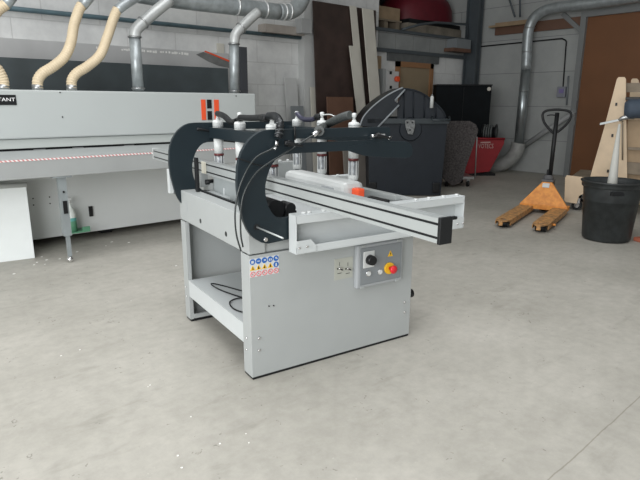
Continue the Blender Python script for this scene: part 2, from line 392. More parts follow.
# ================================================================== upper store
Yr = YW+.15
z = ZB1
b = B()
rc = wy(428, 14, YW+.7)
cx, cz = rc.x, wy(428, 24, YW+.5).z
prof = []
x0, x1 = wy(399, 20, YW+.5).x, min(wy(461, 20, YW+.5).x, XW-.03)
hz = .62
nx, ny = 14, 10
vs = []
for i in range(nx+1):
    t = i/nx; s = (1-(2*t-1)**4*.55)
    for k in range(ny+1):
        a = PI*k/ny
        b.bm.verts.new((x0+(x1-x0)*t, YW+.75-math.cos(a)*.55*s, max(cz+hz*math.sin(a)**.6*s, cz+.001*k)))
b.bm.verts.ensure_lookup_table()
for i in range(nx):
    for k in range(ny):
        q = i*(ny+1)+k; f = b.bm.faces.new([b.bm.verts[j] for j in (q, q+1, q+ny+2, q+ny+1)]); f.smooth = True
b.bm.faces.new([b.bm.verts[j] for j in range(ny, -1, -1)]); b.bm.faces.new([b.bm.verts[nx*(ny+1)+j] for j in range(ny+1)])
cv = thing('covered_load', 'large rounded red object with grey top stored up on the mezzanine', 'stored object', (cx, YW+.75, cz))
bod = b.build('red_cover', 'reddark', cv)
b = B(); b.box(x0+.1, x1-.1, YW+.5, YW+1.2, cz+hz*.93, cz+hz+.12, .06); b.build('grey_top', mat('grey_tarpaulin', (.10, .09, .085), .7, noise=.2), cv)
b = B(); c = wy(444, 10, YW+.28); b.obox(c, (.05, 0, 0), (0, .008, .004), (0, -.003, .05), .01); b.build('painted_reflection', 'white', cv)  # small white plate painted in as the reflection on the red body
# pallet sheet stack below it
b = B(); b.box(wy(404, 30, YW+.3).x, min(wy(460, 30, YW+.3).x, XW-.02), YW+.22, YW+1.3, ZB1, cz-.08); 
tag(b.build('packed_board_stack', mat('wrapped_boards', (.28, .25, .20), .7, noise=.35, nscale=6)), 'stack of pale boards lying under the red object on the mezzanine', 'board stack')
b = B(); b.box(x0, x1, YW+.25, YW+1.25, cz-.08, cz)
tag(b.build('dark_platform', 'black'), 'thin dark platform between the red object and the board stack', 'platform')
# crate
b = B(); xa, xb = wy(372, 15, YW+.3).x, wy(400, 15, YW+.3).x; zc0, zc1 = wy(385, 19, YW+.3).z, wy(385, 10, YW+.3).z
cr = thing('wooden_crate', 'brown wooden crate on a pallet at the left end of the mezzanine', 'crate', ((xa+xb)/2, YW+.5, ZB1))
B().box(xa, xb, YW+.3, YW+.9, zc0, zc1+.06, .005).build('crate_body', 'tan', cr)
b = B()
for k in range(3): b.box(xa+(xb-xa-.1)*k/2, xa+.1+(xb-xa-.1)*k/2, YW+.3, YW+.9, ZB1, zc0-.03)
b.box(xa-.03, xb+.03, YW+.28, YW+.92, zc0-.03, zc0); b.build('pallet', 'greywood', cr)
# handrail
b = B(); K = lambda x, y: wy(x, y, YW-.08)
b.tube([K(402, 29.5), K(420, 24.5), K(436, 22.5), K(467, 24.5), K(468, 38)], .022, 8, 0)
tag(b.build('mezzanine_rail', 'column'), 'thin dark metal rail along the mezzanine edge in front of the red object', 'rail')
c0, c1 = wy(455, 45, YW-.2), wy(469, 45, YW-.2)
b = B(); b.box(c0.x, c1.x, YW-.24, YW-.02, wy(460, 48.5, YW-.2).z, wy(460, 39, YW-.2).z)
hb = tag(b.build('beam_bracket', 'panel'), 'grey box bracket beside the steel corner column below the rail', 'bracket')
b = B(); b.box(c0.x-.1, c1.x, YW-.25, YW-.03, wy(460, 52, YW-.2).z, wy(460, 48.5, YW-.2).z-.001); b.build('rusty_base', 'brown', hb)

# white bar & small junk: electrical cabinet on the wall
b = B(); e0, e1 = wy(386, 80, YW-.18), wy(399, 80, YW-.18)
el = thing('electrical_box', 'white electrical box with an orange knob beside the wooden door', 'electrical box', ((e0.x+e1.x)/2, YW-.1, 1.0))
ez0, ez1 = wy(390, 130, YW-.18).z, wy(390, 71, YW-.18).z
B().box(e0.x, e1.x, YW-.18, YW, ez0, ez1, .01).build('box_body', 'concrete', el)
c = wy(396, 79, YW-.19); B().cyl(c, c+Vector((0, -.05, 0)), .045).build('knob', 'orange', el)
b = B(); b.box(wy(383, 80, YW-.2).x, wy(385.5, 80, YW-.2).x, YW-.2, YW, ez0, ez1+.03); b.build('side_door', 'paint', el)
for q in (72.5, 87): c = wy(391, q, YW-.19); B().box(c.x-.025, c.x+.025, YW-.19, YW-.18, c.z-.03, c.z+.02).build('catch', 'black', el)

# ---- leaning boards on the left wall (x0 top, x1 top, y top px ; bottoms)
def lean(name, label, cat, pa, pb, top, m, Yt, Yb, th=.018, group=None, skew=0):
    """board whose top edge is at height z, from world x a to b, leaning: foot further from the wall"""
    A, Bp = wy(pa, top, Yt), wy(pb, top, Yt)
    z = (A.z+Bp.z)/2
    b = B(); s = skew
    b.hexa([(A.x+s, Yb, 0), (Bp.x+s, Yb, 0), (Bp.x+s, Yb+th, 0), (A.x+s, Yb+th, 0), (A.x, Yt, z), (Bp.x, Yt, z), (Bp.x, Yt+th, z), (A.x, Yt+th, z)])
    return tag(b.build(name, m, bevel=.002), label, cat, group)
lean('dark_sheet', 'tall dark walnut-brown sheet leaning on the wall right of the white column', 'sheet', 313, 356, 4, 'wal', YW-.20, YW-.36)
lean('dark_sheet', 'narrow dark brown sheet leaning between two pale battens, just left of the cream board', 'sheet', 357, 376, 9, 'wal', YW-.16, YW-.30)
lean('white_batten', 'thin off-white batten, the taller narrow one against the dark sheet', 'batten', 350, 356.5, 6, 'offw', YW-.24, YW-.42, skew=.28)
lean('white_batten', 'off-white batten, the shorter one in front of the dark sheet', 'batten', 349.5, 358.5, 46, 'offw', YW-.30, YW-.50, skew=.22)
lean('cream_board', 'tall cream board leaning beside the mezzanine edge, widest of the pale boards', 'board', 362.5, 373.5, 9, 'offw', YW-.30, YW-.48, skew=.25)
lean('tan_board', 'narrow tan board between the cream board and the electrical box', 'board', 377, 381.5, 56, 'tan', YW-.08, YW-.10, skew=0)
0 and lean('grey_upright', 'dark narrow upright board edge at the right of the cream board', 'board', 373.8, 376.5, 10, 'column', YW-.24, YW-.26, skew=.1)
lean('brown_board', 'mid-brown round-cornered board leaning low in front of the dark sheet', 'board', 327, 353, 97, 'brown', YW-.48, YW-.58)
lean('white_panel_strip', 'white narrow panel standing left of the white column', 'panel', 284.5, 296.5, 78, 'concrete', YW-.07, YW-.25)
lean('white_panel_strip', 'thin white strip leaning at the right foot of the white column', 'panel', 310.5, 315.5, 87, 'offw', YW-.20, YW-.3)
lean('grey_board', 'dark grey low panel standing against the wall left of the white column', 'board', 291, 303.5, 106, 'panel', YW-.30, YW-.4)
lean('grey_floor_sheet', 'wide grey-beige sheet standing low behind the clamping machine', 'sheet', 342, 372, 128, mat('grey_beige_sheet', (.22, .20, .175), .6, noise=.15), YW-1.0, YW-1.1)
# square box on the white column
b = B(); p, q = wy(301, 18, YW-.35), wy(315, 33, YW-.35)
c = wy(303.5, 25, YW-.3); b.box(wy(301.5, 25, YW-.3).x, wy(312, 25, YW-.3).x, YW-.3, YW-.15, wy(305, 33, YW-.3).z, wy(305, 18.5, YW-.3).z, .005)
tag(b.build('column_box', mat('box_grey', (.40, .41, .41), .6)), 'square grey box fixed near the top of the white column', 'box')
b = B(); b.box(wy(262, 26, YW-.1).x, wy(301, 26, YW-.1).x, YW-.18, YW, wy(280, 34, YW-.1).z, wy(280, 26, YW-.1).z, .004)
tag(b.build('wall_beam', mat('dusty_beam', (.42, .38, .34), .7, noise=.15)), 'pale dusty beam on the wall under the big duct elbow', 'beam')

# ================================================================== the long through-feed machine (left)
YF = 5.14
def fx(x, y, Y=YF): return wy(x, y, Y).x
XR = fx(255.5, 94.5); XL = -1.2
ed = thing('feed_machine', 'long grey-white panel processing machine along the left wall with an orange and black emblem', 'machine', (1.2, YF+.35, 0))
zt = wy(130, 91.5, YF).z; zb = wy(80, 137, YF).z
B().box(XL, XR, YF, YF+.75, zb, zt, .012).build('hood', 'hood', ed)
zs = wy(80, 146.0, YF+.03).z
B().box(XL, XR, YF+.03, YF+.7, zs, zb-.004, .004).build('hood_skirt', mat('skirt_grey', (.47, .50, .48), .5), ed)
B().box(XL, XR-.02, YF+.07, YF+.7, zs-.06, zs).build('gap', 'black', ed)
for i in range(11):
    x = XL+.25+i*.42+(i % 3)*.05; B().box(x, x+.09, YF+.045, YF+.075, zs-.045, zs-.012).build('roller_mount', 'steel', ed)
B().box(XL, XR-.06, YF+.02, YF+.65, .07, zs-.06, .006).build('lower_cabinet', 'lower', ed)
for x in (XL+.1, .3, 1.8, XR-.3): B().box(x, x+.1, YF+.2, YF+.5, 0, .07).build('foot', 'black', ed)
# small cabinet details
b = B(); p, q = wy(88.5, 206.5, YF+.015), wy(93, 216, YF+.015); b.box(p.x, q.x, YF+.005, YF+.02, q.z, p.z); b.build('inspection_slot', 'black', ed)
b = B()
for x, y in ((33, 198.5), (33.5, 205), (49.5, 197), (50, 203.5), (60, 92.5), (62.5, 117), (75, 219), (236, 96)):
    c = wy(x, y, YF+.02 if y > 150 else YF); B().cyl(c+Vector((0, .01, 0)), c-Vector((0, .004, 0)), .006, seg=8).build('screw', 'black', ed)
# table
YT = 4.457
zt0, zt1 = wy(60, 176.5, YT).z, .838
XT = fx(256, 150, YT)+.05
tb = B().box(XL, XT, YT, YF+.05, zt0, zt1, .004).build('feed_table', mat('table_grey', (.36, .375, .37), .5, .1, noise=.08, nscale=3), ed)
B().box(XL, XT, YT+.004, YF+.04, zt1+.0005, zt1+.006).build('table_top', 'paint', tb)
zq = wy(60, 158.5, YT).z
m = bpy.data.materials.new('red_white_tape'); m.use_nodes = True; nt = m.node_tree
wv = nt.nodes.new('ShaderNodeTexWave'); wv.wave_type = 'BANDS'; wv.bands_direction = 'DIAGONAL'; wv.inputs['Scale'].default_value = 22
tc = nt.nodes.new('ShaderNodeTexCoord'); nt.links.new(tc.outputs['Object'], wv.inputs['Vector'])
rp = nt.nodes.new('ShaderNodeValToRGB'); rp.color_ramp.interpolation = 'CONSTANT'; rp.color_ramp.elements[1].position = .5
rp.color_ramp.elements[0].color = (.80, .78, .76, 1); rp.color_ramp.elements[1].color = (.62, .24, .24, 1)
nt.links.new(wv.outputs['Fac'], rp.inputs['Fac']); nt.links.new(rp.outputs['Color'], nt.nodes['Principled BSDF'].inputs['Base Color'])
B().box(XL, XT-.02, YT-.003, YT, zt1-.014, zt1-.002).build('hazard_tape', m, tb)
# leg
lg = B(); p, q = fx(57.5, 178, YT+.03), fx(65.5, 178, YT+.03)
lg.box(p, q, YT+.02, YT+.07, .22, zt0); lg.box(p-.04, q+.04, YT+.005, YT+.09, zt0-.012, zt0)
lo = lg.build('table_leg', 'galvpaint', ed)
B().box(p+.018, q-.012, YT+.03, YT+.06, .05, .23).build('leg_extension', 'galvpaint', lo)
B().lathe(((p+q)/2+.003, YT+.045, 0), [(.001, 0), (.02, .004), (.026, .02), (.02, .038), (.008, .05), (.008, .06)], 16).build('leg_wheel', 'chrome', lo)
c = (p+q)/2; B().box(c-.006, c+.006, YT+.012, YT+.02, zt0-.13, zt0-.115).build('leg_hole', 'black', lo); B().box(c-.014, c+.016, YT+.012, YT+.02, .40, .50).build('leg_slot', 'black', lo)
# second leg out of the frame
# H emblem
em = thing_em = B()
K = lambda x, y: wy(x, y, YF)
z0, z1 = K(211, 119.8).z, K(211, 99.6).z
def bar(xa, xb, za, zb, m, nm, par=ed): return B().box(fx(xa, 110), fx(xb, 110), YF-.006, YF+.001, za, zb).build(nm, m, par)
e = bar(201.3, 205.6, z0, z1, 'orange', 'emblem_bar'); bar(214.2, 218.8, z0, z1, 'orange', 'emblem_bar')
zm = (z0+z1)/2
bar(207.2, 211.6, zm+.013, z1, 'black', 'emblem_block'); bar(207.2, 211.6, z0, zm-.013, 'black', 'emblem_block')
# name plate
z0, z1 = K(8, 105).z, K(8, 94.8).z
npl = B().box(fx(-24, 100), fx(16, 100), YF-.006, YF+.001, z0, z1).build('name_plate', 'black', ed)
text('plate_lettering', 'TANT', .040, (fx(-2.8, 100), YF-.0075, z0+.030), (1, 0, 0), (0, 0, 1), mat('bright_lettering', (.9, .9, .9), .5), npl, sx=1.22)
# dark panel standing behind + black upright
b = B(); b.box(-2, wy(228, 68, 6.1).x, 6.1, 6.13, 0, wy(60, 60, 6.1).z)
tag(b.build('dark_back_board', 'board'), 'long dark grey board standing behind the panel processing machine', 'board')
b = B(); b.box(wy(240, 70, 6.2).x, wy(247.5, 70, 6.2).x, 6.2, 6.24, 0, wy(244, 47, 6.2).z)
tag(b.build('dark_upright_panel', mat('charcoal_panel', (.06, .065, .075), .5)), 'dark charcoal narrow upright panel right of the duct beside the emblem', 'panel')
b = B(); b.box(wy(220.5, 50, YW-.1).x, wy(227, 50, YW-.1).x, YW-.03, YW-.005, 0, wy(223, 43, YW-.1).z)
tag(b.build('pale_strip', 'offw'), 'small pale strip on the wall left of the duct beside the emblem', 'strip')

# hoses
def corr(t, L): return 1+.045*math.sin(L*2*PI/.022)
def hose(name, label, px, Y, r, grp=None):
    b = B(); pts = [wy(x, y, Y) for x, y in px]
    b.tube(pts, r, 16, 26, rf=corr)
    root = thing(name, label, 'hose', (pts[0].x, Y, pts[0].z), 0, grp)
    b.build('hose_wall', 'cream', root)
    c = pts[0]; B().cyl((c.x, c.y, zt-.002), (c.x, c.y, c.z+.03), r*1.04).build('hose_cuff', 'steel', root)
    return root
Yh = 5.5
rh = (wy(72, 80, Yh)-wy(61, 80, Yh)).length*.5*.92
hose('flexible_hose', 'cream ribbed hose, middle of three, nearest right of the name plate', [(37.5, 88), (38, 80), (43, 73), (54, 66), (65, 56), (71, 42), (74, 25), (79, 10), (82, 5)], Yh, rh, 'cream hoses on the long machine')
hose('flexible_hose', 'cream ribbed hose, the right one of three, curving down beside the first metal duct', [(71.5, 88), (72, 80), (77, 73), (88, 66), (100, 55), (107, 38), (113, 20), (117.5, 9)], Yh, rh, 'cream hoses on the long machine')
hose('flexible_hose', 'cream ribbed hose, leftmost and mostly cut off by the photo edge', [(3.5, 88), (3, 80), (-2, 70), (-10, 62), (-16, 52), (-14, 30), (-4, 12), (6, 4)], Yh, rh, 'cream hoses on the long machine')
# main duct and branches
md = thing('main_duct', 'large galvanised extraction duct running high above the long machine', 'duct', wy(140, 5, 5.75))
Ym = 5.8; K = lambda x, y: wy(x, y, Ym)
rm = (K(250, 1)-K(250, 18)).length*.5
B().tube([K(60, -22), K(150, -4.5), K(250, 8.5), K(280, 12)], rm, 20, 3).build('duct_run', 'galv', md)
B().tube([K(278, 11.8), K(288, 12), K(297, 7.5), K(303, -3), K(306, -20)], rm*1.02, 20, 6).build('duct_elbow', 'galv', md)
for x, y in ((236, 6.6), (264, 10), (283, 12.2), (288, 12)):
    d = (K(250, 8.5)-K(150, -4.5)).normalized(); B().ring(K(x, y), d, rm*1.03, .011).build('duct_band', mat('bright_band', (.7, .71, .70), .3, .6), md)
B().box(K(150, -4).x-3.4, K(150, -4).x+.0, Ym-.02, Ym+.02, K(150, 2).z+.22, K(150, 2).z+.26).build('hanger_rail', 'steel', md)
def branch(label, px, Y, r):
    root = thing('branch_duct', label, 'duct', wy(*px[0], Y), 0, None)
    pts = [wy(x, y, Y) for x, y in px]
    B().cyl(pts[0], pts[1], r).build('duct_pipe', 'galv', root)
    B().tube(pts[1:], r*1.03, 18, 5).build('duct_bend', mat('pale_galvanised', (.60, .62, .61), .38, .35, noise=.15, nscale=12), root)
    for c, d in ((pts[0]+Vector((0, 0, .02)), (0, 0, 1)), (pts[1], (0, 0, 1)), (pts[3], pts[4]-pts[3])):
        B().ring(c, d, r*1.08, .009).build('duct_clamp', 'steel', root)
    return root
Yb = 5.6; rb = (wy(133, 60, Yb)-wy(143.5, 60, Yb)).length*.5
branch('galvanised branch duct rising left of the emblem, the left one of two', [(138.3, 90.5), (134.7, 37), (136, 30), (143, 22.5), (155, 12), (170, 0)], Yb, rb)
branch('galvanised branch duct rising right of the emblem, the right one of two', [(234.7, 93), (234, 44), (235.5, 35), (241, 28), (250, 19), (258, 12)], Yb, rb)
# fittings of the two hoses
b = B(); b.tube([wy(82, 6, Yh), wy(92, -6, Yh)], rh*1.03, 16, 0); b.build('hose_stub', 'galv', md)
b = B(); b.tube([wy(117, 10, Yh), wy(130, 1, Yh), wy(146, -8, Yh+.1)], rh*1.03, 16, 4); b.build('hose_stub', 'galv', md)
b = B(); b.tube([wy(5, 5, Yh), wy(14, -6, Yh)], rh*1.03, 16, 0); b.build('hose_stub', 'galv', md)

# green spray bottle
gy = YF-.07
g0, gz = wy(72.5, 231, gy), wy(72.5, 231, gy).z
tr = B(); tr.box(wy(66, 229, gy).x, wy(88, 229, gy).x, gy-.06, YF+.02, gz-.012, gz-.001)
t_ = tag(tr.build('bottle_bracket', 'green'), 'small green bracket low on the long machine holding the bottle', 'bracket')
b = B(); b.box(wy(80.5, 229, gy).x, wy(88, 229, gy).x, gy-.062, gy-.05, gz-.012, wy(80, 226, gy).z); b.build('bracket_lip', 'green', t_)
bt = thing('spray_bottle', 'white and green plastic bottle standing beside the table leg of the long machine', 'bottle', (g0.x, gy, gz))
s = .95
hh = wy(72, 206, gy).z-gz; rr = (wy(78, 220, gy)-wy(68, 220, gy)).length*.5
B().lathe((g0.x, gy, gz), [(.001, 0), (rr, 0), (rr, hh*.42)], 20).build('liquid', 'green', bt)
B().lathe((g0.x, gy, gz), [(rr, hh*.42), (rr, hh*.55)], 20).build('label_band', mat('teal_label', (.12, .40, .36), .5), bt)
B().lathe((g0.x, gy, gz), [(rr, hh*.55), (rr*.97, hh*.7), (rr*.7, hh*.88), (rr*.32, hh), (rr*.3, hh*1.12), (.001, hh*1.12)], 20).build('bottle_body', 'bottle', bt)
b = B(); z = gz+hh*1.12; b.cyl((g0.x, gy, z), (g0.x, gy, z+.03), .012); b.box(g0.x-.04, g0.x+.02, gy-.012, gy+.012, z+.025, z+.05, .004); b.build('spray_head', 'white', bt)
# white panel box leaning bottom left
p = wz(35, 258); q = wz(0, 262.5); d = (q-p).normalized(); L_ = 1.6
tp = wy(26, 185.5, p.y+.02)
root = thing('white_board', 'large white panel with a rounded top edge standing on the floor at the left', 'board', p)
n_ = Vector((-d.y, d.x, 0)); n_ = n_ if n_.y > 0 else -n_
T = Vector((tp.x-p.x, 0, tp.z))+n_*.05
b = B(); b.hexa([p, p+d*L_, p+d*L_+n_*.03, p+n_*.03, p+T, p+T+d*L_, p+T+d*L_+n_*.03, p+T+n_*.03]); b.build('board_face', mat('board_white', (.80, .84, .83), .5, noise=.03), root, bevel=.003)
b = B(); b.tube([p+T+n_*.012-d*.008, p+T+d*L_+n_*.012], .022, 12, 0); b.build('edge_roll', 'white', root)

# ================================================================== the clamping machine (hero), local axes: x across, y deep, z up
mc = thing('clamping_machine', 'light grey industrial clamping machine with two dark C-shaped arms and a long aluminium rail', 'machine', O, MA)
def P(b, name, m, par=mc, bevel=0): return b.build(name, m, par, local=True, bevel=bevel)
W_, D_ = .955, .905
ZP, ZR = .597, .771
# front panel folded round the corners
b = B(); b.box(0, W_, 0, .003, .012, ZP); b.box(0, .003, .003, .088, .012, ZP); b.box(W_-.003, W_, .003, .088, .012, ZP)
b.box(.003, .03, .085, .088, .012, ZP); b.box(.003, W_-.003, .003, .03, ZP-.006, ZP-.003)
fp = P(b, 'front_panel', 'paint', bevel=.0015)
b = B(); b.box(0, W_, D_-.003, D_, .012, ZP); b.box(0, .003, D_-.075, D_-.003, .012, ZP); b.box(W_-.003, W_, D_-.075, D_-.003, .012, ZP); b.box(.003, .022, D_-.078, D_-.075, .012, ZP)
P(b, 'rear_panel', 'paint', bevel=.0015)
P(B().box(W_-.006, W_-.003, .088, D_-.075, .15, ZP), 'side_panel', 'paint')
for q in ((.002, .09), (D_-.08, D_-.002)): P(B().box(.004, W_-.004, *q, 0, .012), 'base_strip', 'rubber')
# shelf tray
b = B(); b.box(.002, W_-.01, .09, D_-.08, .25, .255); b.box(.002, .006, .086, D_-.074, .155, .2555); P(b, 'shelf', 'paintw', bevel=.001)
P(B().box(.022, W_-.01, D_-.09, D_-.078, .02, .045), 'rear_fold', 'paint')
# upper ring of rails
b = B(); b.box(0, .08, 0, D_, ZP+.006, ZR); P(b, 'side_rail', 'paint', bevel=.003)
b = B(); b.box(W_-.08, W_, 0, D_, ZP+.006, ZR); P(b, 'side_rail', 'paint', bevel=.003)
P(B().box(.08, W_-.08, .012, .05, ZP+.006, ZR-.03), 'front_rail', 'paint')
P(B().box(.08, W_-.08, D_-.05, D_, ZP+.006, ZR-.03), 'rear_rail', 'paint')
P(B().box(.08, W_-.08, .05, D_-.05, .70, .705), 'bed_plate', mat('bed_grey', (.46, .48, .48), .5), mc)
b = B()
for x, y in ((200.5, 221), (226, 234)):
    c = ma(x, y, 0); P(B().cyl((-.0005, c.y, c.z), (.002, c.y, c.z), .013, seg=14), 'access_hole', 'black')
b = B(); c = ma(187, 206, 0); b.box(-.0006, .002, c.y-.004, c.y+.004, c.z-.03, c.z+.025); P(b, 'seam_slot', 'panelf')
# bolts
def bolt(c, n, r=.009, par=mc, m='chrome', nm='bolt'):
    c = Vector(c); n = Vector(n); return P(B().cyl(c, c+n*.006, r, r*.8, 10), nm, m, par)
for x, y in ((258.9, 338), (259, 350), (404, 302), (404, 312)): bolt(mb(x, y, 0), (0, -1, 0), .007, fp)
for x, y in ((247, 338), (247, 349.5), (186.5, 287), (187, 296)): bolt(ma(x, y, 0), (-1, 0, 0), .006, fp)
for x, y in ((268.7, 306), (273.5, 305.5)): bolt(mb(x, y, 0), (0, -1, 0), .003, fp, 'black', 'screw_hole')
c = mb(411, 293, .04); P(B().cyl((W_, .04, c.z), (W_+.04, .04, c.z), .024), 'side_knob', 'black')

# supports (channel beams)
def channel(b0, b1, sgn):
    a0, a1, z0, z1 = .18, 1.215, .600, .775
    b = B(); f = b0 if sgn > 0 else b1-.003
    b.box(a0, a1, b0, b1, z1-.004, z1); b.box(a0, a1, b0, b1, z0, z0+.004)
    web = b1-.003 if sgn > 0 else b0
    b.box(a0, a1, web, web+.003, z0+.004, z1-.004)
    b.box(a0, a0+.004, b0, b1, z0+.004, z1-.004); b.box(a1-.004, a1, b0, b1, z0+.004, z1-.004)
    b.box(a0, a1, f, f+.003, z1-.038, z1-.004); b.box(a0, a1, f, f+.003, z0+.004, z0+.035)
    return P(b, 'support_beam', 'paintw', bevel=.0012)
ch = channel(-.1, -.035, 1)
# end brackets
for x0_, s_ in ((.182, 1), (1.213, -1)):
    b = B(); b.plate([(0, .605), (s_*.098, .605), (s_*.098, .632), (s_*.072, .662), (0, .662)], [], (x0_, -.105, 0), (1, 0, 0), (0, 0, 1), (0, 1, 0), .004)
    br = P(b, 'end_bracket', 'paintw', ch)
for x, y in ((299, 248), (307, 246.5), (457, 224), (462.5, 223)): bolt(mb(x, y, -.106), (0, -1, 0), .006, ch)
for x, y in ((301, 212.5), (305, 211.5), (318, 209.5), (415, 200), (428, 198.5), (441, 196.5), (454.5, 195)):
    c = mz(x, y, .775); P(B().cyl((c.x, -.068, .775), (c.x, -.068, .783), .012, .009, 12), 'bolt', 'white', ch)
ch2 = channel(.90, .965, -1)
for x in (.3, .5, .7, .9, 1.1): P(B().cyl((x, .93, .775), (x, .93, .783), .012, .009, 12), 'bolt', 'white', ch2)

# long aluminium rail
A0, A1, BN, BF = .13, .172, -.998, 1.832
zr0, zr1 = .856, .930
prof = []
def slot(za, zb):  # notch in the front face going down
    return [(A0, zb), (A0+.008, zb), (A0+.008, za), (A0, za)]
s1, s2 = .9125, .872
prof = [(A0, zr1)] + slot(s1-.004, s1+.004) + slot(s2-.004, s2+.004) + [(A0, zr0), (A1, zr0), (A1, zr1), (A0+.034, zr1), (A0+.034, zr1-.004), (A0+.030, zr1-.004), (A0+.030, zr1), (A0+.016, zr1), (A0+.016, zr1-.004), (A0+.012, zr1-.004), (A0+.012, zr1)]
b = B(); b.plate([(x, z) for x, z in prof], [], (0, BN, 0), (1, 0, 0), (0, 0, 1), (0, 1, 0), BF-BN)
al = P(b, 'aluminium_rail', 'alu')
b = B()
for s in (s1, s2): b.box(A0+.003, A0+.0079, BN, BF, s-.004, s+.004)
P(b, 'slot_strip', 'rubber', al)
ec = P(B().box(A0-.001, A1+.006, BN-.012, BN, zr0-.003, zr1+.003, .002), 'end_cap', 'black', al)
P(B().box(A0-.001, A1, BF, BF+.008, zr0-.002, zr1+.002, .002), 'end_cap', 'white', al)
c = mb(450, 219, BN); P(B().box(A1+.005, A1+.042, BN+.004, BN+.018, zr1-.013, zr1-.003, .003), 'stop_lever', 'black', al)
b = B(); c = ma(204, 162, A0); b.box(A0-.006, A0, c.y-.03, c.y+.03, zr0+.004, zr1-.004, .002); P(b, 'rail_splice', mat('cream_plate', (.62, .60, .50), .5), al)
# rail feet
b = B()
for y in (.93,): b.box(A0, A1, y-.03, y+.03, (.7752 if y > 0 else .776), zr0+.001)
P(b, 'rail_foot', 'paint', al)

# C frames
CO = [(.30, .655), (.184, .655), (.12, .650), (.083, .648), (.05, .657), (.021, .676), (0, .696), (-.016, .721), (-.031, .757), (-.041, .801), (-.051, .85), (-.056, .896), (-.057, .93), (-.054, .958), (-.052, .99), (-.045, 1.019), (-.033, 1.05), (-.014, 1.079), (.003, 1.099), (.023, 1.115), (.045, 1.128), (.07, 1.136), (.102, 1.139), (.742, 1.139), (.750, 1.132), (.752, 1.06), (.745, 1.04), (.73, 1.035), (.248, 1.035), (.19, 1.034), (.168, 1.031), (.143, 1.024), (.124, 1.011), (.107, .992), (.094, .97), (.081, .937), (.074, .907), (.073, .875), (.077, .842), (.088, .81), (.105, .782), (.118, .768), (.135, .759), (.16, .756), (.30, .756)]
SL = [(.223, 1.079), (.644, 1.079), (.652, 1.088), (.644, 1.098), (.223, 1.098), (.215, 1.088)]
def cframe(b0):
    b = B(); b.plate(CO, [SL[::-1]], (0, b0, 0), (1, 0, 0), (0, 0, 1), (0, 1, 0), .022)
    return P(b, 'c_frame', 'anth', bevel=.0015)
cf = cframe(-.0255); cf2 = cframe(D_-.033)
b = B(); b.plate([(.50, 1.055), (.62, 1.068), (.72, 1.071), (.85, 1.066), (.872, 1.060), (.889, 1.045), (.898, 1.022), (.894, 1.002), (.880, .989), (.855, .984), (.72, .994), (.605, 1.006), (.55, 1.020), (.50, 1.036)], [], (0, -.0285, 0), (1, 0, 0), (0, 0, 1), (0, 1, 0), .014)
P(b, 'arm_extension', 'anth', cf, bevel=.0015)
for (x, y) in ((265.5, 239.5),): bolt(mb(x, y, -.0255), (0, -1, 0), .011, cf)
c = mb(256.5, 227, -.0255)
P(B().cyl((c.x, -.028, c.z), (c.x, -.262, c.z), .0036), 'guide_rod', 'alu', cf)
P(B().cyl((c.x, -.0255, c.z), (c.x, -.029, c.z), .013), 'rod_bushing', 'black', cf)
# clamp handles in the slot
def handle(a, z, b0, par):
    h = P(B().cyl((a, b0, z), (a, b0-.03, z), .014), 'clamp_knob', 'black', par)
    P(B().tube([(a-.03, b0-.034, z+.004), (a, b0-.038, z), (a+.055, b0-.036, z-.012)], .007, 8, 4, rf=lambda t, L: 1.3-.6*t), 'clamp_lever', 'black', h)
    return h
handle(.18, 1.080, -.0255, cf); h = handle(.665, 1.100, -.0255, cf); P(B().cyl((.62, -.045, 1.10), (.64, -.046, 1.10), .007), 'lever_tip', 'chrome', h); P(B().cyl((.715, -.048, 1.085), (.735, -.05, 1.092), .007), 'lever_tip', 'chrome', h); P(B().box(.655, .69, -.062, -.05, 1.098, 1.110, .002), 'lever_cap', 'chrome', h)
h = handle(.14, 1.10, D_+.001, cf2)
c = ma(205, 131, .15); P(B().cyl((.12, D_-.02, 1.10), (.16, D_-.025, 1.10), .009), 'clamp_bolt', 'chrome', cf2)
# cross bars
BARZ = (1.054, 1.112)
bars = []
for a in (.21, .7):
    b = B(); b.box(a-.03, a+.03, .011, D_, *BARZ); o = P(b, 'cross_bar', 'anth', bevel=.002); bars.append(o)
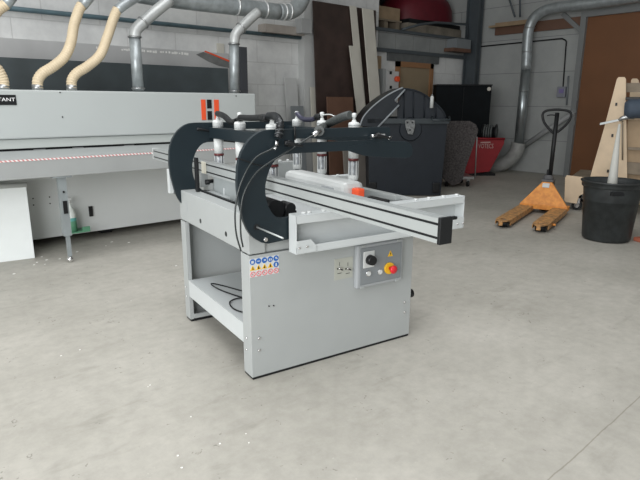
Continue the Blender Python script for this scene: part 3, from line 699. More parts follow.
# clamping cylinders
mat_barrel = mat('satin_barrel', (.34, .36, .38), .3, .6, noise=.05)
cyls = [(.21, .811), (.21, .519), (.21, .167), (.7, .782), (.7, .506), (.7, .204)]
tops = []
for a, bb in cyls:
    c = P(B().lathe((a, bb, 0), [(.001, 1.112), (.029, 1.113), (.029, 1.146), (.026, 1.152), (.012, 1.156), (.010, 1.166), (.001, 1.166)], 20), 'clamp_cylinder', 'white')
    b = B()
    for z in (1.120, 1.128, 1.138): b.lathe((a, bb, 0), [(.0292, z-.0016), (.0297, z-.0012), (.0297, z+.0012), (.0292, z+.0016)], 20)
    P(b, 'cap_bands', 'panel', c)
    P(B().lathe((a, bb, 0), [(.001, 1.166), (.008, 1.166), (.008, 1.178), (.012, 1.180), (.012, 1.196), (.007, 1.2), (.001, 1.2)], 12), 'air_fitting', 'white', c)
    P(B().lathe((a, bb, 0), [(.001, 1.053), (.027, 1.052), (.026, .972), (.001, .971)], 20), 'cylinder_sleeve', 'white', c)
    P(B().lathe((a, bb, 0), [(.001, .971), (.0275, .970), (.0275, .960), (.001, .959)], 20), 'cylinder_ring', 'darkred', c)
    P(B().lathe((a, bb, 0), [(.001, .959), (.0245, .958), (.0245, .862), (.020, .857), (.001, .856)], 20), 'cylinder_barrel', mat_barrel, c)
    b = B()
    for k in range(7):
        t = 2*PI*k/7+.3; b.box(a+.0235*math.cos(t)-.003, a+.0235*math.cos(t)+.003, bb+.0235*math.sin(t)-.003, bb+.0235*math.sin(t)+.003, .868, .958)
    b.lathe((a, bb, 0), [(.0252, .886), (.0258, .884), (.0258, .862), (.0252, .860)], 20)
    P(b, 'barrel_strips', 'white', c)
    P(B().lathe((a, bb, 0), [(.001, .856), (.012, .856), (.012, .846), (.02, .845), (.02, .838), (.001, .838)], 14), 'pressure_pad', 'black', c)
    tops.append(Vector((a, bb, 1.188)))
# air hoses
def tb_(pts, r, nm, m, rf=None, seg=10, sm=8, par=mc): return P(B().tube(pts, r, seg, sm, rf=rf), nm, m, par)
U3 = tops
def off(v, a=0, b=0, z=0): return v+Vector((a, b, z))
K1 = lambda x, y, a=.2: ma(x, y, a)
tb_([U3[0], K1(224, 116), K1(231, 122), K1(237, 121)], .016, 'air_hose', 'rubber')
tb_([K1(237, 119.5), K1(242, 119.5)], .010, 'air_coupling', 'black', sm=0)
tb_([K1(240, 117.5), K1(250, 118), K1(262, 117.5)], .015, 'air_hose', 'rubber')
tb_([K1(262, 118), K1(268, 118)], .019, 'air_coupling', 'black', sm=0)
def coil(t, L): return 1+.22*(1 if math.sin(L*2*PI/.016) > 0 else 0)
cpts = [K1(268, 116), mb(275.5, 116.5, .06), mb(279.8, 122.5, -.045), mb(279.6, 130, -.048), mb(277.8, 137.5, -.048)]
tb_(cpts, .0145, 'corrugated_hose', mat('ribbed_black_hose', (.012, .014, .016), .3, spec=.4), rf=coil, sm=16)
b = B()
for (x, y, bb, tx, tz) in ((277, 118.5, .02, .6, -.8), (279.3, 122, -.043, .3, -1), (280, 126, -.047, 0, -1), (279.7, 130, -.048, -.1, -1), (278.9, 134, -.048, -.2, -1)):
    b.ring(mb(x, y, bb), (tx, -.3, tz), .0172, .0011, 20, 6)
P(b, 'glint_rings', 'panel')  # thin grey rings draw the light glints on the black coil
K7 = lambda x, y: ma(x, y, .7)
tb_([U3[3], K7(298, 114.5), K7(303, 119), K7(312, 119.5), K7(317, 117)], .014, 'air_hose', mat('dark_violet_hose', (.03, .03, .055), .3))
tb_([K7(316, 117), K7(321, 116.5)], .017, 'air_coupling', 'black', sm=0)
tb_([K7(322, 115), K7(330, 114.5), K7(337, 117), K7(346, 116)], .003, 'air_line', 'white')
tb_([K7(350, 115), K7(343, 117), K7(334, 121), K7(324, 126.5), mb(319, 131, -.04)], .019, 'corrugated_hose', mat('ribbed_grey_hose', (.055, .062, .06), .5, noise=.1), rf=coil, sm=18)
tb_([mb(319.5, 131, -.05), mb(312.5, 135.5, -.06)], .011, 'hose_end_fitting', 'chrome', sm=0)
# two thin hoses down the near C frame
tb_([mb(x, y, -.05) for x, y in ((312.5, 135.5), (300, 143.5), (286, 152.5), (268, 163.5), (257, 172), (249, 183), (243.5, 195), (241, 208), (240.5, 222), (241, 236), (243, 247))], .0038, 'thin_air_line', mat('glossy_dark_line', (.025, .03, .03), .25))
tb_([mb(x, y, -.055) for x, y in ((276.5, 146), (270, 150), (258, 156), (250, 165), (244, 176), (239, 189), (236, 203), (235, 218), (236.5, 235), (241, 251))], .0038, 'thin_air_line', mat('glossy_dark_line_b', (.025, .03, .03), .25))
b = B(); b.cyl(mb(276.3, 146, -.045), mb(276.8, 140, -.04), .008); b.cyl(mb(277, 145, -.05), mb(274, 149.5, -.055), .006); P(b, 'elbow_fitting', 'chrome')
tb_([mb(237, 158, -.04), mb(246, 161, -.042), mb(258, 165, -.042), mb(268, 166, -.04)], .003, 'cable_tie', 'black')
tb_([mb(294.5, 126.5, -.03), mb(295, 140, -.035)], .004, 'slot_pin', 'black', sm=0)

# things on the bed
c0 = ma(197.7, 191, .06)
b = B(); zt_ = ma(198, 158, .06).z; b.box(.052, .068, c0.y-.014, c0.y+.014, ZR, zt_, .002); pb = P(b, 'stop_post', 'black')
# gear housing left of the rail
HB0, HB1 = ma(239, 190, .17).y, ma(213.5, 190, .17).y
b = B(); b.box(.17, .30, HB0, HB1, .705, .85, .008); gh = P(b, 'gear_housing', mat('housing_grey', (.34, .37, .37), .45))
b = B(); c = ma(225, 195, .17); b.box(.162, .17, c.y-.006, c.y+.006, .72, .80, .002); P(b, 'housing_rib', 'paintw', gh)
c = ma(209, 182, .17); P(B().cyl((.15, c.y, c.z), (.20, c.y, c.z), .015), 'round_knob', 'black'); P(B().box(.17, .30, HB1+.02, HB1+.16, .705, .80, .004), 'knob_block', 'paint')
P(B().box(.085, .10, .36, .80, .705, .775), 'toothed_strip', 'black')
P(B().box(.10, .33, .58, .84, .705, .76, .004), 'slide_plate', 'paintw')
# motor
mo = B(); m0 = mz(262, 208, .74); m1 = mz(285, 200, .74)
mo.cyl((.20, .12, .765), (.20, .30, .765), .045, seg=20); mo.box(.17, .24, .15, .26, .712, .74); P(mo, 'motor', 'black')
b = B(); b.cyl((.275, .11, .765), (.275, .19, .765), .026); b.box(.25, .31, .12, .17, .712, .75); P(b, 'motor_flange', 'black')
P(B().box(.16, .42, -.02, .20, .705, .712, .002), 'motor_plate', 'paintw')
# white rounded carriage right of the rail
b = B(); b.box(.57, .70, .10, .72, .775, .864, .028); ca = P(b, 'carriage_cover', 'white')
P(B().box(.564, .571, .19, .30, .815, .83, .003), 'carriage_slot', 'panelf', ca)
P(B().box(.615, .66, .045, .10, .79, .838, .008), 'orange_stop', 'orange', ca)
P(B().box(.70, .735, -.06, .08, .776, .790, .004), 'cable_carrier', 'rubber', ca)
P(B().box(.80, .84, -.02, .86, .772, .800, .003), 'inner_rail', 'alu')

# small box at the rear
c0, c1 = mb(259, 163, 1.02), mb(294, 162, 1.02)
P(B().box(c0.x, c1.x, 1.00, 1.06, .60, c0.z, .002), 'rear_box', 'paint')
b = B()
for k in range(4):
    x = c0.x+.04+(c1.x-c0.x-.08)*k/3; P(B().cyl((x, 1.03, c0.z), (x, 1.03, c0.z+.012), .012, .009, 10), 'rear_box_bolt', 'white')
P(B().box(.20, 1.0, .96, 1.0, .66, .70), 'rear_arm', 'paint')
# side bracket left of the far C frame
c0, c1 = mb(167.5, 169, .93), mb(172.5, 193, .93)
P(B().box(c0.x, c0.x+.028, .915, .95, c1.z, c0.z, .003), 'side_bracket', 'paintw')
b = B(); b.box(c0.x+.02, .0, .90, .93, .75, .76); P(b, 'bracket_pin', 'steel')
# wires on the shelf
tb_([(.30, .22, .262), (.20, .42, .262), (.12, .62, .262), (.085, .68, .262), (.075, .64, .262), (.09, .52, .262), (.16, .30, .262), (.22, .16, .262)], .0035, 'loose_cable', 'rubber')
tb_([(.12, .10, .262), (.045, .20, .262), (.03, .28, .262), (.055, .36, .262), (.12, .38, .262), (.20, .30, .262)], .0035, 'loose_cable', 'rubber')
tb_([(.10, .10, .262), (.10, .14, .30), (.09, .16, .45), (.09, .14, .58)], .005, 'loose_cable', 'rubber')

# control panel
def quad(x, y, b=-.03): return mb(x, y, b)
TL, TR, BR, BL = quad(356.3, 246.6), quad(402.8, 239), quad(403, 280.5), quad(358, 288.5)
xl, xr = (TL.x+BL.x)/2, (TR.x+BR.x)/2; zb_, zt_ = (BL.z+BR.z)/2, (TL.z+TR.z)/2
cp_ = P(B().box(xl, xr, -.03, 0, zb_, zt_, .008), 'control_panel', 'panelf')
P(B().box(xl+.018, xr-.014, -.0325, -.029, zb_+.018, zt_-.014, .003), 'panel_face', 'panel', cp_)
for x in (xl+.035, xr-.035):
    for z in (zb_+.004, zt_-.004): P(B().box(x-.012, x+.012, -.034, -.028, z-.006, z+.006, .002), 'panel_clip', 'alu', cp_)
def at(x, y): return mb(x, y, -.034)
c0, c1 = at(363.5, 252), at(374, 266.5)
P(B().box(c0.x, c1.x, -.038, -.032, c1.z, c0.z, .003), 'switch_plate', 'white', cp_)
c = at(369.3, 259.5); P(B().cyl((c.x, -.038, c.z), (c.x, -.066, c.z), .026, .023, 24), 'rotary_switch', 'black', cp_)
for x, y in ((368.3, 273.5), (379.8, 271.8)):
    c = at(x, y); k = P(B().cyl((c.x, -.032, c.z), (c.x, -.038, c.z), .0145, seg=20), 'push_button', 'chrome', cp_); P(B().cyl((c.x, -.038, c.z), (c.x, -.042, c.z), .011, seg=20), 'button_cap', 'white', cp_)
c = at(388.8, 268.0); P(B().cyl((c.x, -.032, c.z), (c.x, -.042, c.z), .030, seg=28), 'stop_base', 'yellow', cp_)
P(B().lathe((0, 0, 0), [(.001, 0), (.011, 0), (.011, .018), (.020, .020), (.022, .028), (.018, .034), (.001, .036)], 24), 'stop_button', 'red', cp_)
so = C.objects[-1] if False else bpy.data.objects['stop_button']; so.rotation_euler = (PI/2, 0, 0); so.location = (c.x+.003, -.042, c.z)
c = at(390.5, 253.5)
P(B().plate([(-.017, -.015), (.017, -.015), (0, .016)], [], (c.x, -.0338, c.z), (1, 0, 0), (0, 0, 1), (0, 1, 0), .0012), 'hazard_triangle', 'yellow', cp_)
P(B().plate([(.002, .009), (-.004, -.002), (0, -.002), (-.002, -.010), (.005, .001), (.001, .001)], [], (c.x, -.0344, c.z), (1, 0, 0), (0, 0, 1), (0, 1, 0), .0008), 'lightning_mark', 'black', cp_)
# lever diagram plate
c0, c1 = mb(334.5, 259.5, -.001), mb(352.5, 277, -.001)
dp = P(B().box(c0.x, c1.x, -.0015, 0, c1.z, c0.z), 'diagram_plate', 'plate')
for x in (339.5, 347.8):
    c = mb(x, 268.5, -.0016); P(B().cyl((c.x, -.0015, c.z), (c.x, -.012, c.z), .008, seg=12), 'toggle_switch', 'chrome', dp)
    P(B().cyl((c.x, -.012, c.z), (c.x+.006, -.022, c.z-.004), .003, seg=8), 'toggle_lever', 'black', dp)
    b = B(); b.box(c.x-.0012, c.x+.0012, -.0022, -.0014, c.z+.014, c.z+.032); b.box(c.x-.012, c.x+.012, -.0022, -.0014, c.z-.026, c.z-.023); b.box(c.x-.015, c.x-.009, -.0022, -.0014, c.z-.004, c.z+.004); b.box(c.x+.009, c.x+.015, -.0022, -.0014, c.z-.010, c.z-.004); P(b, 'diagram_marks', 'black', dp)
# safety sign sticker
S0, S1 = mb(249.3, 256.7, -.001), mb(279, 274.5, -.001)
sx0, sx1, sz1, sz0 = S0.x, S1.x, ZP-.014, mb(250.5, 278, -.001).z
st = P(B().box(sx0, sx1, -.0012, 0, sz0, sz1), 'safety_sticker', 'white')
cw = (sx1-sx0)/5; chh = (sz1-sz0)/3; rr = min(cw, chh)*.46
b = B(); bw = B()
for i in range(5):
    x = sx0+cw*(i+.5); z = sz1-chh*.5; b.cyl((x, -.0011, z), (x, -.0022, z), rr, seg=20)
x = sx0+cw*4.5; z = sz1-chh*1.5; b.cyl((x, -.0011, z), (x, -.0022, z), rr, seg=20)
P(b, 'blue_signs', 'blue', st)
for i in range(6):
    x = sx0+cw*(min(i, 4)+.5); z = sz1-chh*(.5 if i < 5 else 1.5)
    if i == 0: bw.box(x-rr*.5, x+rr*.4, -.0028, -.002, z-rr*.5, z+rr*.4, .001)
    elif i == 1: bw.box(x-rr*.5, x+rr*.5, -.0028, -.002, z-rr*.1, z+rr*.15)
    elif i == 2: bw.box(x-rr*.2, x+rr*.5, -.0028, -.002, z-rr*.2, z+rr*.3)
    elif i == 3: bw.box(x-rr*.5, x-rr*.15, -.0028, -.002, z-rr*.5, z+rr*.3); bw.box(x+rr*.15, x+rr*.5, -.0028, -.002, z-rr*.5, z+rr*.3)
    elif i == 4: bw.cyl((x, -.002, z+rr*.2), (x, -.0028, z+rr*.2), rr*.3, seg=10); bw.box(x, x+rr*.6, -.0028, -.002, z-rr*.2, z+rr*.05)
    else: bw.box(x-rr*.3, x+rr*.3, -.0028, -.002, z-rr*.6, z+rr*.1); bw.cyl((x, -.002, z+rr*.35), (x, -.0028, z+rr*.35), rr*.25, seg=10)
P(bw, 'blue_sign_pictograms', 'white', st)
b = B(); k = B()
for i in range(4):
    x = sx0+cw*(i+.5); z = sz1-chh*1.5
    b.plate([(-rr, -rr*.8), (rr, -rr*.8), (0, rr*.95)], [], (x, -.0022, z), (1, 0, 0), (0, 0, 1), (0, 1, 0), .001)
    k.box(x-rr*.12-(i % 2)*rr*.15, x+rr*.12, -.0028, -.0021, z-rr*.55, z+rr*.35); k.box(x-rr*.4*(i % 3)/2, x+rr*.3, -.0028, -.0021, z-rr*.5, z-rr*.2)
P(b, 'yellow_triangles', 'yellow', st); P(k, 'triangle_pictograms', 'black', st)
b = B(); k = B()
for i in range(5):
    x = sx0+cw*(i+.5); z = sz1-chh*2.5; b.ring((x, -.0018, z), (0, 1, 0), rr*.85, rr*.10, 18, 6)
    d = Vector((.7, 0, -.7))*rr*.8; b.obox((x, -.0018, z), d, (0, .0006, 0), Vector((.7, 0, .7))*rr*.07)
    k.box(x-rr*.35, x+rr*.05, -.0016, -.0011, z-rr*.25, z+rr*.1)
P(b, 'red_prohibition_rings', mat('sign_red', (.72, .08, .10), .5), st); P(k, 'ring_pictograms', 'panelf', st)

# ================================================================== waste bin
B0 = wz(367, 196); B1 = B0+NE*1.05
Zr = 1.0
def bp(s, d, z): return B0+NE*s+NF*d+Vector((0, 0, z))
bn = thing('waste_container', 'large dark slate four-wheeled waste container with its domed lid swung half open', 'bin', bp(.52, .6, 0))
b = B(); b.hexa([bp(.03, .03, .012), bp(1.02, .03, .012), bp(1.02, 1.1, .012), bp(.03, 1.1, .012), bp(-.01, 0, Zr), bp(1.05, 0, Zr), bp(1.05, 1.15, Zr), bp(-.01, 1.15, Zr)])
bmesh.ops.delete(b.bm, geom=[f for f in b.bm.faces if all(v.co.z > .9 for v in f.verts)], context='FACES')
bo = b.build('container_body', 'bin', bn); sm = bo.modifiers.new('s', 'SOLIDIFY'); sm.thickness = .02; sm.offset = -1
b = B()
for (s0, s1, d0, d1) in ((-.03, 1.07, -.03, .02), (-.03, 1.07, 1.13, 1.18), (-.03, .02, .02, 1.13), (1.02, 1.07, .02, 1.13)):
    b.obox(bp((s0+s1)/2, (d0+d1)/2, Zr+.015), NE*(s1-s0)/2, NF*(d1-d0)/2, (0, 0, .035), .006)
b.build('rim', mat('bin_rim_plastic', (.034, .044, .050), .4, noise=.1), bn)
b = B(); K = lambda x, y: pl(x, y, NF, B0-NF*.03)
p, q = K(432, 116.5), K(449, 121.5); s0, s1 = (p-B0).dot(NE), (q-B0).dot(NE)
b.tube([bp(s0, -.02, p.z), bp(s0, -.09, q.z+.02), bp(s1, -.09, q.z+.02), bp(s1, -.02, p.z)], .014, 8, 0); b.build('handle', mat('bin_handle_plastic', (.034, .044, .050), .4, noise=.1), bn)
b = B()
for s0, s1 in ((.02, .13), (.90, 1.0)): B().obox(bp((s0+s1)/2, .03, .12), NE*(s1-s0)/2, NF*.03, (0, 0, .07), .01).build('caster_housing', 'black', bn)
b = B()
for s in (.12, .93):
    for d in (.15, 1.0): B().cyl(bp(s-.02, d, .05), bp(s+.02, d, .05), .05).build('caster', 'rubber', bn)
# trunnion boss and bracket
c = pl(412, 128, NF, B0); sc_ = (c-B0).dot(NE); zc_ = c.z
b = B(); b.cyl(bp(sc_-.02, .02, zc_-.02), bp(sc_-.02, -.025, zc_-.02), .16, .14, 32); b.build('trunnion_boss', 'bin', bn)
K = lambda x, y: pl(x, y, NF, B0-NF*.05)
b = B(); pts = [(405, 120.5), (408, 119.5), (414.5, 120.5), (415, 126), (412.5, 134.5), (408, 134), (405.5, 127)]
b.plate([((K(*q)-B0).dot(NE), K(*q).z) for q in pts], [], B0-NF*.06, NE, (0, 0, 1), NF, .02); tn = b.build('trunnion_plate', mat('worn_zinc', (.26, .27, .27), .4, .5, noise=.5, nscale=40), bn)
b = B(); 
for x, y in ((407.5, 122.5), (412.5, 122.5), (410, 130)): c = pl(x, y, NF, B0-NF*.07); B().cyl(c, c+NF*.02, .012, seg=8).build('trunnion_bolt', 'black', tn)
# lid: near end plate and shell
K = lambda x, y, d=-.01: (lambda c: ((c-B0).dot(NE), c.z))(pl(x, y, NF, B0+NF*d))
arc = [(360, 126), (361.5, 121), (364, 116), (370, 109), (378, 102), (387, 95.5), (396, 90.5), (403, 87.5)]
lo_ = [(405, 89.5), (394.5, 101), (400, 104.5), (378, 127)]
o_ = [K(*p, -.03) for p in arc+lo_]
b = B(); b.plate(o_, [], B0-NF*.03, NE, (0, 0, 1), NF, .02)
lid = b.build('lid_end_plate', 'binl', bn)
b = B()
pts = [K(*p, -.03) for p in arc]
for dpth in (-.035,):
    P3 = [B0+NE*s+Vector((0, 0, z))+NF*dpth for s, z in pts]; b.tube(P3, .010, 8, 4)
s_, z_ = zip(*[K(*p, -.03) for p in ((405, 89.5), (395, 100.5))]); b.tube([B0+NE*s_[0]+Vector((0, 0, z_[0]))-NF*.035, B0+NE*s_[1]+Vector((0, 0, z_[1]))-NF*.035], .012, 8, 0)
s_, z_ = zip(*[K(*p, -.03) for p in ((399, 105), (378, 127))]); b.tube([B0+NE*s_[0]+Vector((0, 0, z_[0]))-NF*.035, B0+NE*s_[1]+Vector((0, 0, z_[1]))-NF*.035], .012, 8, 0)
b.build('lid_rim', mat('lid_edge_grey', (.30, .33, .35), .35), bn)
b = B()
for (s0, z0), (s1, z1) in zip(pts, pts[1:]):
    q = [B0+NE*s0+Vector((0, 0, z0))-NF*.01, B0+NE*s1+Vector((0, 0, z1))-NF*.01]
    b.add([q[0], q[1], q[1]+NF*1.17, q[0]+NF*1.17], [(0, 1, 2, 3)])
lsh = b.build('lid_shell', 'binl', bn, fix=False); sm = lsh.modifiers.new('s', 'SOLIDIFY'); sm.thickness = .012; sm.offset = 0
# far arched end wall with ribs
far = [K(*p, -.03) for p in ((404, 88.5), (412, 89.5), (420, 92), (429, 97), (437, 104), (443, 110), (447, 118), (447, 121), (398, 121), (404, 105))]
b = B(); b.plate(far[:-1]+[K(398, 104, -.03)], [], B0+NF*.03, NE, (0, 0, 1), NF, .02); fw = b.build('arched_guard', 'bin', bn)
b = B(); b.tube([B0+NE*s+Vector((0, 0, z))+NF*.02 for s, z in far[:7]], .011, 8, 4)
for x, yt in ((404, 91), (413.5, 92), (424.5, 96), (436, 105)):
    s0, z0 = K(x, yt, 0); s1, z1 = K(x, 118, 0); b.tube([B0+NE*s0+Vector((0, 0, z0))+NF*.02, B0+NE*s1+Vector((0, 0, z1))+NF*.02], .009, 6, 0)
b.build('guard_ribs', 'bin', bn)
# small white can on the rim
c = pl(431.5, 108, NF, B0+NF*.02-NF*.04); 
cn = thing('small_white_can', 'small white can stuck on the curved edge of the dark waste container', 'can', c)
b = B(); hh = .14; b.lathe((c.x, c.y, c.z), [(.001, 0), (.024, 0), (.024, hh), (.012, hh+.018), (.001, hh+.018)], 16); b.build('can_body', 'white', cn)
B().lathe((c.x, c.y, c.z), [(.001, hh+.019), (.010, hh+.019), (.010, hh+.035), (.001, hh+.036)], 12).build('can_cap', 'panel', cn)

# ================================================================== black cabinet
Q = Vector((8.95, 5.75, 0)); nq = NF
def fq(x, y, q=Q): return pl(x, y, NF, q)
k0, k1 = fq(436.5, 86), fq(492, 85)
kz = (k0.z+k1.z)/2
base = Vector((k0.x, k0.y, 0)); wd = (k1-k0).length
kb = thing('black_cabinet', 'tall black cabinet against the far corner behind the red skip', 'cabinet', base+NE*wd/2+NF*.15)
b = B(); b.obox(base+NE*wd/2+NF*.15+Vector((0, 0, kz/2)), NE*wd/2, NF*.15, (0, 0, kz/2), .008); b.build('cabinet_body', mat('black_lacquer', (.004, .0065, .0085), .7, noise=.3, spec=.2), kb)
b = B(); b.obox(base+NE*wd*.5-NF*.004+Vector((0, 0, kz/2)), NE*.004, NF*.004, (0, 0, kz/2-.03)); b.build('door_gap', 'rubber', kb)
c = fq(489, 89, Q-NF*.01); b = B(); b.cyl(c, c-NF*.006, .035, seg=12); b.build('round_sticker', 'offw', kb)
b = B(); b.obox(base+NE*wd/2+NF*.13+Vector((0, 0, kz+.01)), NE*wd/2*1.01, NF*.16, (0, 0, .01)); b.build('cabinet_top', 'black', kb)

# ================================================================== red skip
Qs = wz(476, 174); Qs = Vector((Qs.x, Qs.y, 0))-NF*.25
def sq(x, y, d=0): return pl(x, y, NF, Qs+NF*d)
pts = [(458, 138.5), (504.5, 138.5), (504, 144), (494, 163), (489.5, 171.5), (462, 174.5), (455, 165)]
ol = [((sq(*p)-Qs).dot(NE), sq(*p).z) for p in pts]
zm_ = min(z for s, z in ol)
sk = thing('tipping_skip', 'dark red tipping skip with faded white lettering near the far wall', 'skip', Qs+Vector((0, 0, 0)))
b = B(); b.plate(ol, [], Qs, NE, (0, 0, 1), NF, .34); b.build('skip_body', 'skip', sk, bevel=.004)
b = B(); s0, s1 = ol[0][0], ol[1][0]; z = ol[0][1]
b.tube([Qs+NE*s0+Vector((0, 0, z))-NF*.01, Qs+NE*s1+Vector((0, 0, z))-NF*.01], .018, 8, 0); b.build('skip_lip', 'skip', sk)
b = B(); b.obox(Qs+NE*(s0+s1)/2*.8+NF*.17+Vector((0, 0, zm_/2)), NE*.3, NF*.15, (0, 0, max(zm_/2, .03))); b.build('skip_base', 'black', sk)
c = sq(478.3, 148.2, -.01)
text('skip_lettering', 'VOTECS', .115, (c.x, c.y, c.z), NE, (0, 0, 1), 'skiptxt', sk, sx=.62)
c = sq(480, 142.6, -.005); d = sq(491, 142.2, -.005)
b = B(); b.obox((c+d)/2, (d-c)/2*.9, NF*.003, (0, 0, .010)); b.build('lettering_bar', 'skiptxt', sk)
# cable drum in the skip
c = sq(489, 132.5, .14); cd = thing('cable_drum', 'small black hose drum with pale hoops lying on top of the red skip', 'drum', c)
ax = (NE*.9-NF*.45).normalized()
b = B(); b.cyl(c-ax*.10, c+ax*.12, .10); b.build('drum_core', 'rubber', cd)
b = B()
for t in (-.10, .12): B().cyl(c+ax*t-ax*.01, c+ax*t+ax*.01, .145, seg=24).build('drum_flange', 'black', cd)
b = B()
for t in (-.07, -.03, .01, .05): b.ring(c+ax*t, ax, .125, .014)
b.ring(c+ax*.135, ax, .09, .008); b.build('wound_hose', mat('grey_hose', (.12, .13, .13), .5), cd)

# ================================================================== felt trolley
Qt = wz(462, 187)
tz = .06
def tq(x, y, d=0): return pl(x, y, NF, Qt+NF*d)
ft = thing('felt_trolley', 'low grey metal trolley on casters with a thin upright bar, under the speckled felt sheet', 'trolley', tq(460, 187))
ax0, ax1 = (tq(444, 180)-Qt).dot(NE), (tq(474, 180)-Qt).dot(NE); z_ = tq(460, 178).z
b = B(); b.obox(Qt+NE*(ax0+ax1)/2+NF*.25+Vector((0, 0, z_)), NE*(ax1-ax0)/2, NF*.25, (0, 0, .02), .004); b.build('trolley_deck', 'steel', ft)
b = B(); c = tq(475, 178, .02); d = tq(477, 137, .02); b.tube([Vector((c.x, c.y, z_)), d, d-NE*.12+Vector((0, 0, 0))], .010, 8, 0); b.build('trolley_handle', 'steel', ft)
for s, dd in ((ax1-.08, .05), (ax0+.05, .05), (ax1-.08, .45), (ax0+.05, .45)):
    b = B(); c = Qt+NE*s+NF*dd; b.cyl(c+Vector((0, 0, .05))-NE*.015, c+Vector((0, 0, .05))+NE*.015, .05); w_ = b.build('caster', 'rubber', ft)
    b = B(); b.obox(c+Vector((0, 0, (z_+.05)/2+.02)), NE*.022, NF*.02, (0, 0, (z_-.06)/2)); b.build('caster_fork', 'steel', w_)
pts = [(443, 121), (470, 121), (476, 124.5), (478.5, 130), (475, 142), (470.5, 155), (466, 167), (463, 179), (459, 184), (452, 186), (447, 182), (443, 178)]
b = B(); b.plate([((tq(*p, -.05)-Qt).dot(NE), max(tq(*p, -.05).z, .03)) for p in pts], [], Qt-NF*.05, NE, (0, 0, 1), NF, .045)
tag(b.build('felt_sheet', 'felt', bevel=.004), 'speckled dark grey felt sheet standing on the trolley right of the waste container', 'felt sheet')

# ================================================================== pallet truck
ang = math.radians(16); T0 = Vector((6.09, 3.07, 0))
pt = thing('pallet_truck', 'worn orange hand pallet truck with a black loop handle', 'pallet truck', T0, ang)
def PT(b, n, m, par=pt, bevel=0): return b.build(n, m, par, local=True, bevel=bevel)
for s in (-1, 1):
    b = B(); yc = s*.185; w2 = .078
    b.plate([(0.02, -w2), (-.98, -w2), (-1.05, -w2*.72), (-1.09, -w2*.3), (-1.09, w2*.3), (-1.05, w2*.72), (-.98, w2), (.02, w2)], [[(-.93, -.03), (-.93, .03), (-1.0, .03), (-1.0, -.03)]], (0, yc, .075), (1, 0, 0), (0, 1, 0), (0, 0, 1), .012)
    b.box(-1.088, -1.08, yc-.02, yc+.02, .035, .075); b.box(-1.0, .02, yc-w2, yc-w2+.006, .03, .075); b.box(-1.0, .02, yc+w2-.006, yc+w2, .03, .075)
    f = PT(b, 'fork', 'fork', bevel=.002)
    b = B(); b.cyl((-.965, yc-.05, .038), (-.965, yc+.05, .038), .038); PT(b, 'fork_roller', 'rubber', f)
    b = B(); b.cyl((-.80, yc+s*.08, .05), (-.80, yc+s*.11, .05), .012); PT(b, 'roller_pin', 'truck', f)
# tank / frame plate
b = B()
b.hexa([(0, -.265, .05), (.16, -.265, .05), (.16, .265, .05), (0, .265, .05), (0.0, -.265, .10), (.16, -.265, .10), (.16, .265, .10), (0, .265, .10)])
b.hexa([(0, -.265, .10), (.03, -.265, .10), (.03, .265, .10), (0, .265, .10), (.10, -.05, .365), (.13, -.05, .365), (.13, .05, .365), (.10, .05, .365)])
b.hexa([(.03, -.10, .10), (.2, -.10, .10), (.2, .10, .10), (.03, .10, .10), (.11, -.05, .365), (.2, -.05, .365), (.2, .05, .365), (.11, .05, .365)])
body = PT(b, 'truck_body', 'truck', bevel=.004)
b = B(); b.obox((.079, .005, .325), (0, .038, 0), (.004, 0, -.001), (.0095, 0, .024)); PT(b, 'body_label', 'white', body)
b = B(); b.box(.09, .24, -.065, .065, .365, .39, .006); b.cyl((.16, -.05, .40), (.16, .05, .40), .035); b.box(.12, .2, -.035, .035, .39, .44, .006); PT(b, 'pump_head', mat('grey_cast_iron', (.10, .10, .105), .5), pt)
b = B(); b.cyl((.22, -.06, .10), (.22, -.01, .10), .10, seg=24); b.cyl((.22, .01, .10), (.22, .06, .10), .10, seg=24); PT(b, 'steer_wheel', 'rubber', pt)
b = B(); b.box(.13, .24, -.06, .06, .2, .365); PT(b, 'steer_fork', 'black', pt)
b = B(); b.cyl((.17, -.012, .40), (.235, -.005, 1.15), .024); b.box(.16, .21, -.03, .03, .44, .50, .006); PT(b, 'handle_post', 'black', pt)
pts = [(.224, 0, 0.915), (.228, -.05, 0.950), (.234, -.125, 1.035), (.240, -.155, 1.120), (.244, -.13, 1.165), (.246, -.05, 1.183), (.246, .05, 1.183), (.244, .13, 1.165), (.240, .155, 1.120), (.234, .125, 1.035), (.228, .05, 0.950), (.224, 0, 0.915)]
PT(B().tube(pts, .014, 10, 5), 'loop_handle', 'rubber', pt)
PT(B().tube([(.232, .0, 1.12), (.225, .06, 1.125), (.222, .10, 1.115)], .007, 8, 4), 'release_lever', 'black', pt)

# ================================================================== bucket
bc = wz(612.5, 244.3)+NF*.21+NE*.04
bk = thing('builders_bucket', 'large black rubber builder\'s bucket on the floor at the right', 'bucket', bc)
BRt = .262
pf = [(.001, .004), (.195, .004), (.21, .02), (.245, .50), (.260, .505), (.264, .515), (.264, .545), (.276, .55), (.276, .562), (.252, .562), (.247, .50), (.205, .03), (.001, .025)]
sc2 = 1.0
B().lathe(bc, pf, 40).build('bucket_body', 'bucket', bk)
c = bc-NF*.232+NE*(-.07)
b = B(); b.obox(c+Vector((0, 0, .47))+NF*.0, NE*.06, NF*.012, (0, 0, .018), .004); b.build('hand_slot', 'black', bk)
# white tube standing in the bucket
K = lambda x, y: pl(x, y, NF, bc+NF*.05)
wt = [K(612, 187), K(625, 187), K(624.5, 120), K(621, 120)]
b = B(); a_, b_ = (K(612, 192)+K(625.5, 192))/2, (K(625, 119)+K(621, 119))/2
base_ = bc+Vector((0, 0, .03))+NE*.0; tp_ = K(619.5, 124)
b.cyl(base_, tp_, .075, .010, 20)
tag(b.build('white_cone_tube', mat('matt_white_tube', (.50, .50, .46), .6)), 'long tapering white tube standing in the black bucket', 'tube')
